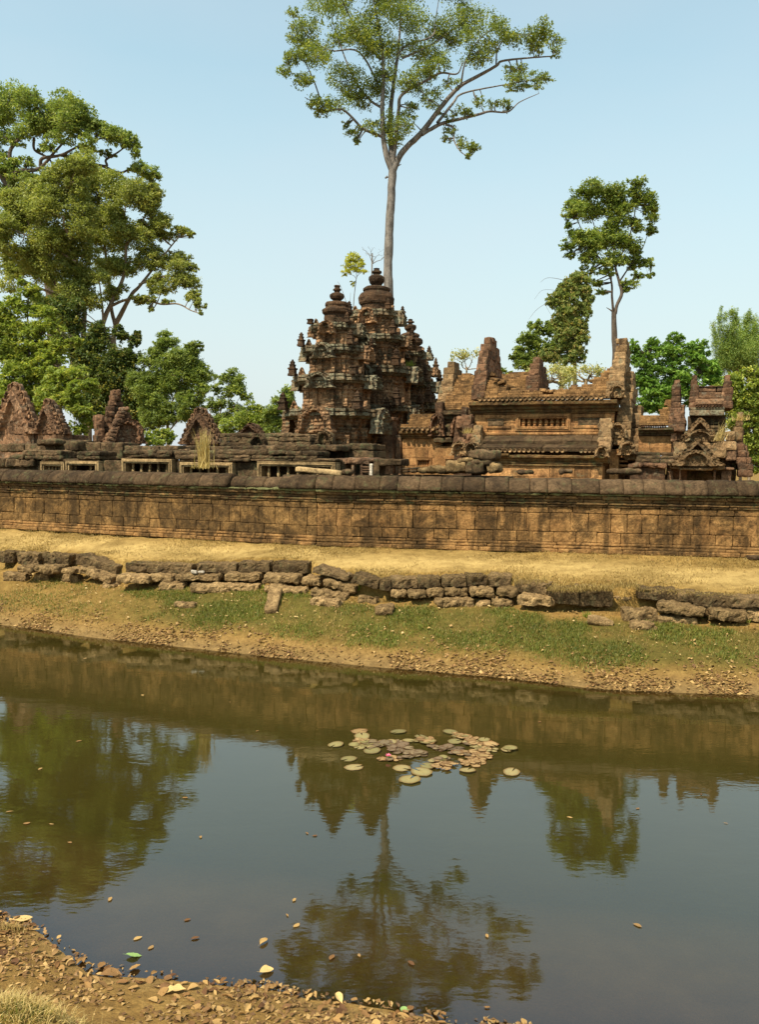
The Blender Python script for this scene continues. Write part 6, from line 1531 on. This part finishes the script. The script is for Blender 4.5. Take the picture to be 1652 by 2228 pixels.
for u, v, wd, kd, lab in [(392, 125, 72, 'pad_dry', 'tan curled lily pad at the back left of the cluster'), (665, 128, 76, 'pad_green', 'pale lily pad standing alone at the back middle of the cluster'), (1030, 130, 66, 'pad_green', 'pale lily pad at the back right of the cluster'), (410, 162, 80, 'pad_green', 'pale lily pad right in front of the tan curled one at the back left'),
                     (225, 222, 72, 'pad_green', 'lily pad that is the leftmost point of the cluster'), (480, 265, 74, 'pad_green', 'smooth oval lily pad at the front of the left group'), (740, 195, 60, 'pad_green', 'lily pad at the back of the purplish middle'), (1062, 202, 62, 'pad_green', 'smooth pale lily pad below the back right pads'),
                     (608, 208, 60, 'pad_green', 'lily pad just left of the middle back'), (1312, 222, 70, 'pad_dry', 'yellowish curled lily pad near the right end of the cluster'), (1450, 250, 74, 'pad_green', 'lily pad that is the rightmost tip of the main cluster'), (316, 319, 74, 'pad_green', 'pale lily pad lying apart at the left, upper of the two'), (352, 380, 84, 'pad_green', 'folded lily pad lying apart at the left, lower of the two'),
                     (690, 386, 78, 'pad_green', 'folded yellow green lily pad front of the pink flower'), (828, 412, 98, 'pad_green', 'largest lily pad at the front middle of the cluster'), (745, 466, 96, 'pad_green', 'broad notched lily pad that is the frontmost of all'), (1150, 402, 72, 'pad_green', 'lily pad at the front right, below the dried patch'), (1460, 416, 86, 'pad_green', 'lily pad lying alone off the right front of the cluster'), (870, 374, 66, 'pad_green', 'lily pad behind the largest front one')]:
    pad(u, v, wd, kd, lab)
for c, n, su, sv, kinds in [((480, 215), 13, 90, 24, ('pad_purple', 'pad_green')), ((400, 205), 6, 50, 18, ('pad_dry', 'pad_green')), ((660, 240), 11, 60, 25, ('pad_purple',)), ((770, 285), 12, 60, 22, ('pad_purple',)), ((870, 190), 10, 60, 18, ('pad_dry', 'pad_green')), ((980, 240), 9, 90, 12, ('pad_purple',)), ((1100, 165), 7, 50, 15, ('pad_dry', 'pad_green')),
                            ((1190, 200), 7, 40, 25, ('pad_dry', 'pad_green')), ((1260, 250), 10, 70, 18, ('pad_green', 'pad_dry')), ((1110, 275), 11, 80, 18, ('pad_purple', 'pad_dry')), ((1250, 300), 12, 70, 20, ('pad_dry',)), ((1180, 345), 11, 70, 18, ('pad_dry',)), ((1010, 365), 10, 60, 18, ('pad_dry',)), ((940, 325), 6, 60, 10, ('pad_purple', 'pad_green')), ((600, 320), 14, 80, 16, ('pad_purple', 'pad_dry')), ((1430, 255), 3, 50, 8, ('pad_green',))]:
    for k in range(int(n * 2.2)): pad(c[0] + rp.gauss(0, su * .6), c[1] + rp.gauss(0, sv * .6), rp.uniform(26, 56) if kinds[-1] != 'pad_dry' else rp.uniform(16, 46), rp.choice(kinds))
for l in PADS.values():
    for o in l:
        if o.name not in used_pad: bpy.data.objects.remove(o)
p = atz(*Z8(595, 300), 0.05); fl = thing('water_lily', 'pink water lily bud open among the pads', 'flower', (p[0], p[1], .02)); mb = MB()
for k in range(10):
    a = k * .63; s = .048 if k % 2 else .036; c, sn = math.cos(a), math.sin(a); z = .06 if k % 2 else .075
    mb.add([(0, 0, .03), (c * s * .6 - sn * .02, sn * s * .6 + c * .02, .05), (c * s, sn * s, z), (c * s * .6 + sn * .02, sn * s * .6 - c * .02, .05)], [[0, 1, 2, 3]])
mb.obj('petals', M['pink'], fl); mb = MB(); tube(mb, [(0, 0, -.05), (0, 0, .035)], [.012, .014], 6); mb.obj('stalk', M['greenleaf'], fl)

# ------------------------------------------------------------------ fallen leaves
def leaf_mesh(seed, kind, mat='dead', nm='fallen_leaf'):
    r = random.Random(seed); n = 7; V = []; asp = {'flat': .30, 'curled': .27, 'narrow': .17, 'bent': .28, 'round': .40, 'torn': .3}[kind]
    for i in range(n + 1):
        t = i / n; w_ = asp * math.sin(math.pi * min(1, t * .93 + .05)) ** .8 * (1 if kind != 'torn' or i % 3 else .6)
        zc_ = {'flat': .03, 'curled': .16, 'narrow': .05, 'bent': .22, 'round': .06, 'torn': .1}[kind]
        z = zc_ * math.sin(math.pi * t) + r.uniform(-.015, .015); cu = {'flat': .04, 'curled': .22, 'narrow': .06, 'bent': .1, 'round': .1, 'torn': .14}[kind]
        x = t - .5; y = .06 * math.sin(t * 4 + seed)
        V += [(x, y - w_, z + cu * r.uniform(.7, 1.2)), (x, y - w_ * .5, z + cu * .3), (x, y, z), (x, y + w_ * .5, z + cu * .3), (x, y + w_, z + cu * r.uniform(.6, 1.3))]
    Q = [[i * 5 + j, (i + 1) * 5 + j, (i + 1) * 5 + j + 1, i * 5 + j + 1] for i in range(n) for j in range(4)]
    mb = MB(); mb.add(V, Q, None, None, r.random()); tube(mb, [(-.5, 0, .0), (-.62, .02, .03), (-.72, .05, .02)], [.012, .010, .008], 4)
    return mb.obj(nm, M[mat], None, True)
KL = {'flat': 'flat tan dry leaf lying on the near muddy bank', 'curled': 'curled brown dry leaf on the near muddy bank', 'narrow': 'narrow dry leaf on the near muddy bank',
      'bent': 'arched dry leaf standing off the near muddy bank', 'round': 'broad rounded dry leaf on the near muddy bank', 'torn': 'torn ragged dry leaf on the near muddy bank'}
SRC = {k: leaf_mesh(i, k) for i, k in enumerate(KL)}
fresh = set(SRC)
def put(kind, p, L, rz, label, group, tilt=.25, src=None):
    if src is not None: o = src
    elif kind in fresh: o = SRC[kind]; fresh.discard(kind)
    else: o = SRC[kind].copy(); COL.objects.link(o)
    o.location = p; o.scale = (L, L, L * rp.uniform(.4, .9)); o.rotation_euler = (rp.gauss(0, tilt), rp.gauss(0, tilt), rz); tag(o, label, 'leaf')
    if group: o['group'] = group
    return o
def ground_at(dx, dy):
    for y in np.arange(4.6, 11, .02):
        q = at(dx, dy, y)
        g = max(hz(q[0], q[1]), 0)
        if q[2] <= g: return np.array([q[0], q[1], g])
    return atz(dx, dy, 0)
# named ones
named = [(90, 260, .145, 'big flat pale leaf at the left water edge', 'deadpale', 'flat', .3), (1055, 470, .10, 'bright yellow rounded leaf at the water edge near the middle', 'deadpale', 'round', .4), (530, 405, .11, 'fresh green leaf lying at the water edge', 'greenleaf', 'flat', .2), (1600, 622, .07, 'small fresh green leaf at the lower water edge', 'greenleaf', 'round', 1.6),
         (1043, 352, .085, 'upright brown curled leaf floating alone before the tree reflection', 'dead', 'curled', 1.0), (690, 548, .15, 'largest pale crumpled leaf on the near bank', 'deadpale', 'torn', .1), (1340, 578, .10, 'orange curled leaf cup at the lower water edge', 'deadpale', 'curled', 2.2), (440, 485, .15, 'long brown arched leaf at the left water edge', 'dead', 'bent', .1)]
for u, v, L, lab, mt, kd, rz in named:
    q = ground_at(*Z7(u, v)); src = leaf_mesh(int(u), kd, mt)
    put(kd, q + [0, 0, .012], L * 1.2, rz, lab, None, .12, src)
# litter on the near bank: thickest along the water line
cnt = 0
for k in range(900):
    if cnt >= 250: break
    x = rp.uniform(-4.2, 1.9); n_ = float(NEAR(x)); y = n_ - abs(rp.gauss(0, .36)) + .12
    if rp.random() < .25: y = n_ - rp.uniform(0, 1.7)
    if y < 4.5: continue
    q = np.array([x, y, max(hz(x, y), .004) + .012])
    px = CX + F * x / y
    if px < -30 or px > 1000: continue
    kd = rp.choice(['flat', 'curled', 'curled', 'narrow', 'bent', 'round', 'torn', 'torn'])
    put(kd, q, rp.uniform(.045, .105), rp.uniform(0, 6.28), KL[kd], 'dry leaves on the near bank'); cnt += 1
# afloat
FLO = [(20, 1765), (58, 1790), (88, 1672), (112, 1792), (152, 1832), (403, 1735), (437, 1820), (408, 2000), (425, 2040), (625, 1990), (640, 1957), (645, 2012), (722, 2082), (782, 2077), (685, 1817), (1175, 1570), (1240, 1778), (1388, 1758), (560, 1590), (668, 1812), (1526, 1727), (1388, 2012), (895, 2095), (240, 1955), (1060, 2035), (500, 1527), (310, 1512), (185, 1432), (172, 1612), (1580, 1790), (300, 2040), (328, 2060), (1140, 2222), (1060, 2190)]
for k, (dx, dy) in enumerate(FLO):
    q = atz(dx, dy, .008); kd = rp.choice(['flat', 'curled', 'narrow', 'torn']); L = rp.uniform(.045, .085) * max(1, q[1] / 13)
    o = SRC[kd].copy(); COL.objects.link(o); o.location = q; o.scale = (L, L, L * .2); o.rotation_euler = (0, 0, rp.uniform(0, 6.28))
    tag(o, {'flat': 'flat dry leaf floating on the open moat water', 'curled': 'curled dry leaf floating on the open moat water', 'narrow': 'narrow dry leaf floating on the open moat water', 'torn': 'ragged dry leaf floating on the open moat water'}[kd], 'leaf', 'leaves afloat on the moat')
# far shore and slope litter, near bank crumbs: too many to count
rl = np.random.default_rng(12)
def litter(n, xr, yf, dens, L0, L1, name, label, flatz=.02, mat='litter'):
    x = rl.uniform(*xr, n); y = yf(x, n); k = rl.uniform(0, 1, n) < dens(x, y); x, y = x[k], y[k]; z = np.maximum(height(x, y), .002) + flatz
    mb = MB(); m = len(x); C = np.stack([x, y, z], 1); t = rl.uniform(0, 6.28, m); L = rl.uniform(L0, L1, m)
    a = np.stack([np.cos(t), np.sin(t), rl.normal(0, .25, m)], 1) * L[:, None] * .5; b = np.stack([-np.sin(t), np.cos(t), rl.normal(0, .35, m)], 1) * (L * rl.uniform(.2, .38, m))[:, None]
    up_ = np.array([0, 0, 1.0]) * (L * rl.uniform(.0, .25, m))[:, None]
    V = np.stack([C - a, C - b * .9 + up_, C + a, C + b * .9 + up_], 1).reshape(-1, 3)
    q = np.arange(m)[:, None] * 4; mb.add(V, None, np.concatenate([q + [0, 1, 3], q + [1, 2, 3]]), None, np.tile(rl.uniform(0, 1, m), 2))
    o = mb.obj(name, M[mat]); tag(o, label, 'leaf litter'); o['kind'] = 'stuff'
litter(9000, (-10.5, 8.5), lambda x, n: SHORE(x) + np.abs(rl.normal(0, .55, n)) - .04, lambda x, y: np.clip(.5 + fbm(np.stack([x, y, 0 * x], 1) * 1.5, 77, 2), .1, 1), .03, .12, 'shore_litter', 'drift of dry leaves along the far waterline', .015)
litter(1300, (-10.5, 8.5), lambda x, n: SHORE(x) + rl.uniform(.3, 1, n) * (LIP(x) - SHORE(x)), lambda x, y: .55 + 0 * x, .03, .10, 'slope_litter', 'pale dry leaves scattered over the grassy far bank', .055, 'litter_pale')
litter(700, (-9, 9), lambda x, n: LIP(x) + rl.uniform(.1, 5, n), lambda x, y: .5 + 0 * x, .03, .08, 'lawn_litter', 'few dry leaves on the straw coloured lawn', .04)
litter(9500, (-4.4, 2.2), lambda x, n: NEAR(x) + .14 - np.abs(rl.normal(0, .7, n)), lambda x, y: np.clip(.55 + fbm(np.stack([x, y, 0 * x], 1) * 3, 79, 2), .1, 1), .012, .065, 'near_litter', 'crumbled bits of dry leaf on the near bank', .006)
# grass clump in the lower left corner, with its cut earth edge
ce = thing('grass_clump', 'shaggy dry grass clump on a mound in the lower left corner', 'grass clump', (CLUMP[0], CLUMP[1], hz(CLUMP[0], CLUMP[1])))
r = np.random.default_rng(2); n = 2600
P = np.stack([CLUMP[0] - .06 + r.normal(0, .25, n), CLUMP[1] + r.normal(0, .17, n)], 1); P = np.column_stack([P, height(P[:, 0], P[:, 1]) - .01])
mb = MB(); blades(mb, P, r.uniform(.06, .2, n), r.uniform(.002, .004, n), r, .95, .2); mb.obj('dry_blades', M['straw_bright'], ce, world=True)['kind'] = 'stuff'
n = 420; P = np.stack([CLUMP[0] + .02 + r.normal(0, .13, n), CLUMP[1] - .06 + r.normal(0, .09, n)], 1); P = np.column_stack([P, height(P[:, 0], P[:, 1]) - .01])
mb = MB(); blades(mb, P, r.uniform(.05, .13, n), r.uniform(.002, .004, n), r, .8, .1); mb.obj('green_blades', M['grassgreen'], ce, world=True)['kind'] = 'stuff'
q = ground_at(28, 2025); tuft('grass_tuft', 'small ragged tuft at the left water edge', q, 160, .1, 'straw', 9, .07, .9, .003)
# dark flat slab at the right end of the lawn
p = lawn_hit(1648, 1216); m_ = MB(); rbox(m_, (0, 0, .05), (.55, .4, .12), r=.03, amp=.02, seg=.06); o = m_.obj('flat_stone', M['coping'], None, True); o.location = p; tag(o, 'dark flat stone lying on the lawn at the right edge', 'stone')
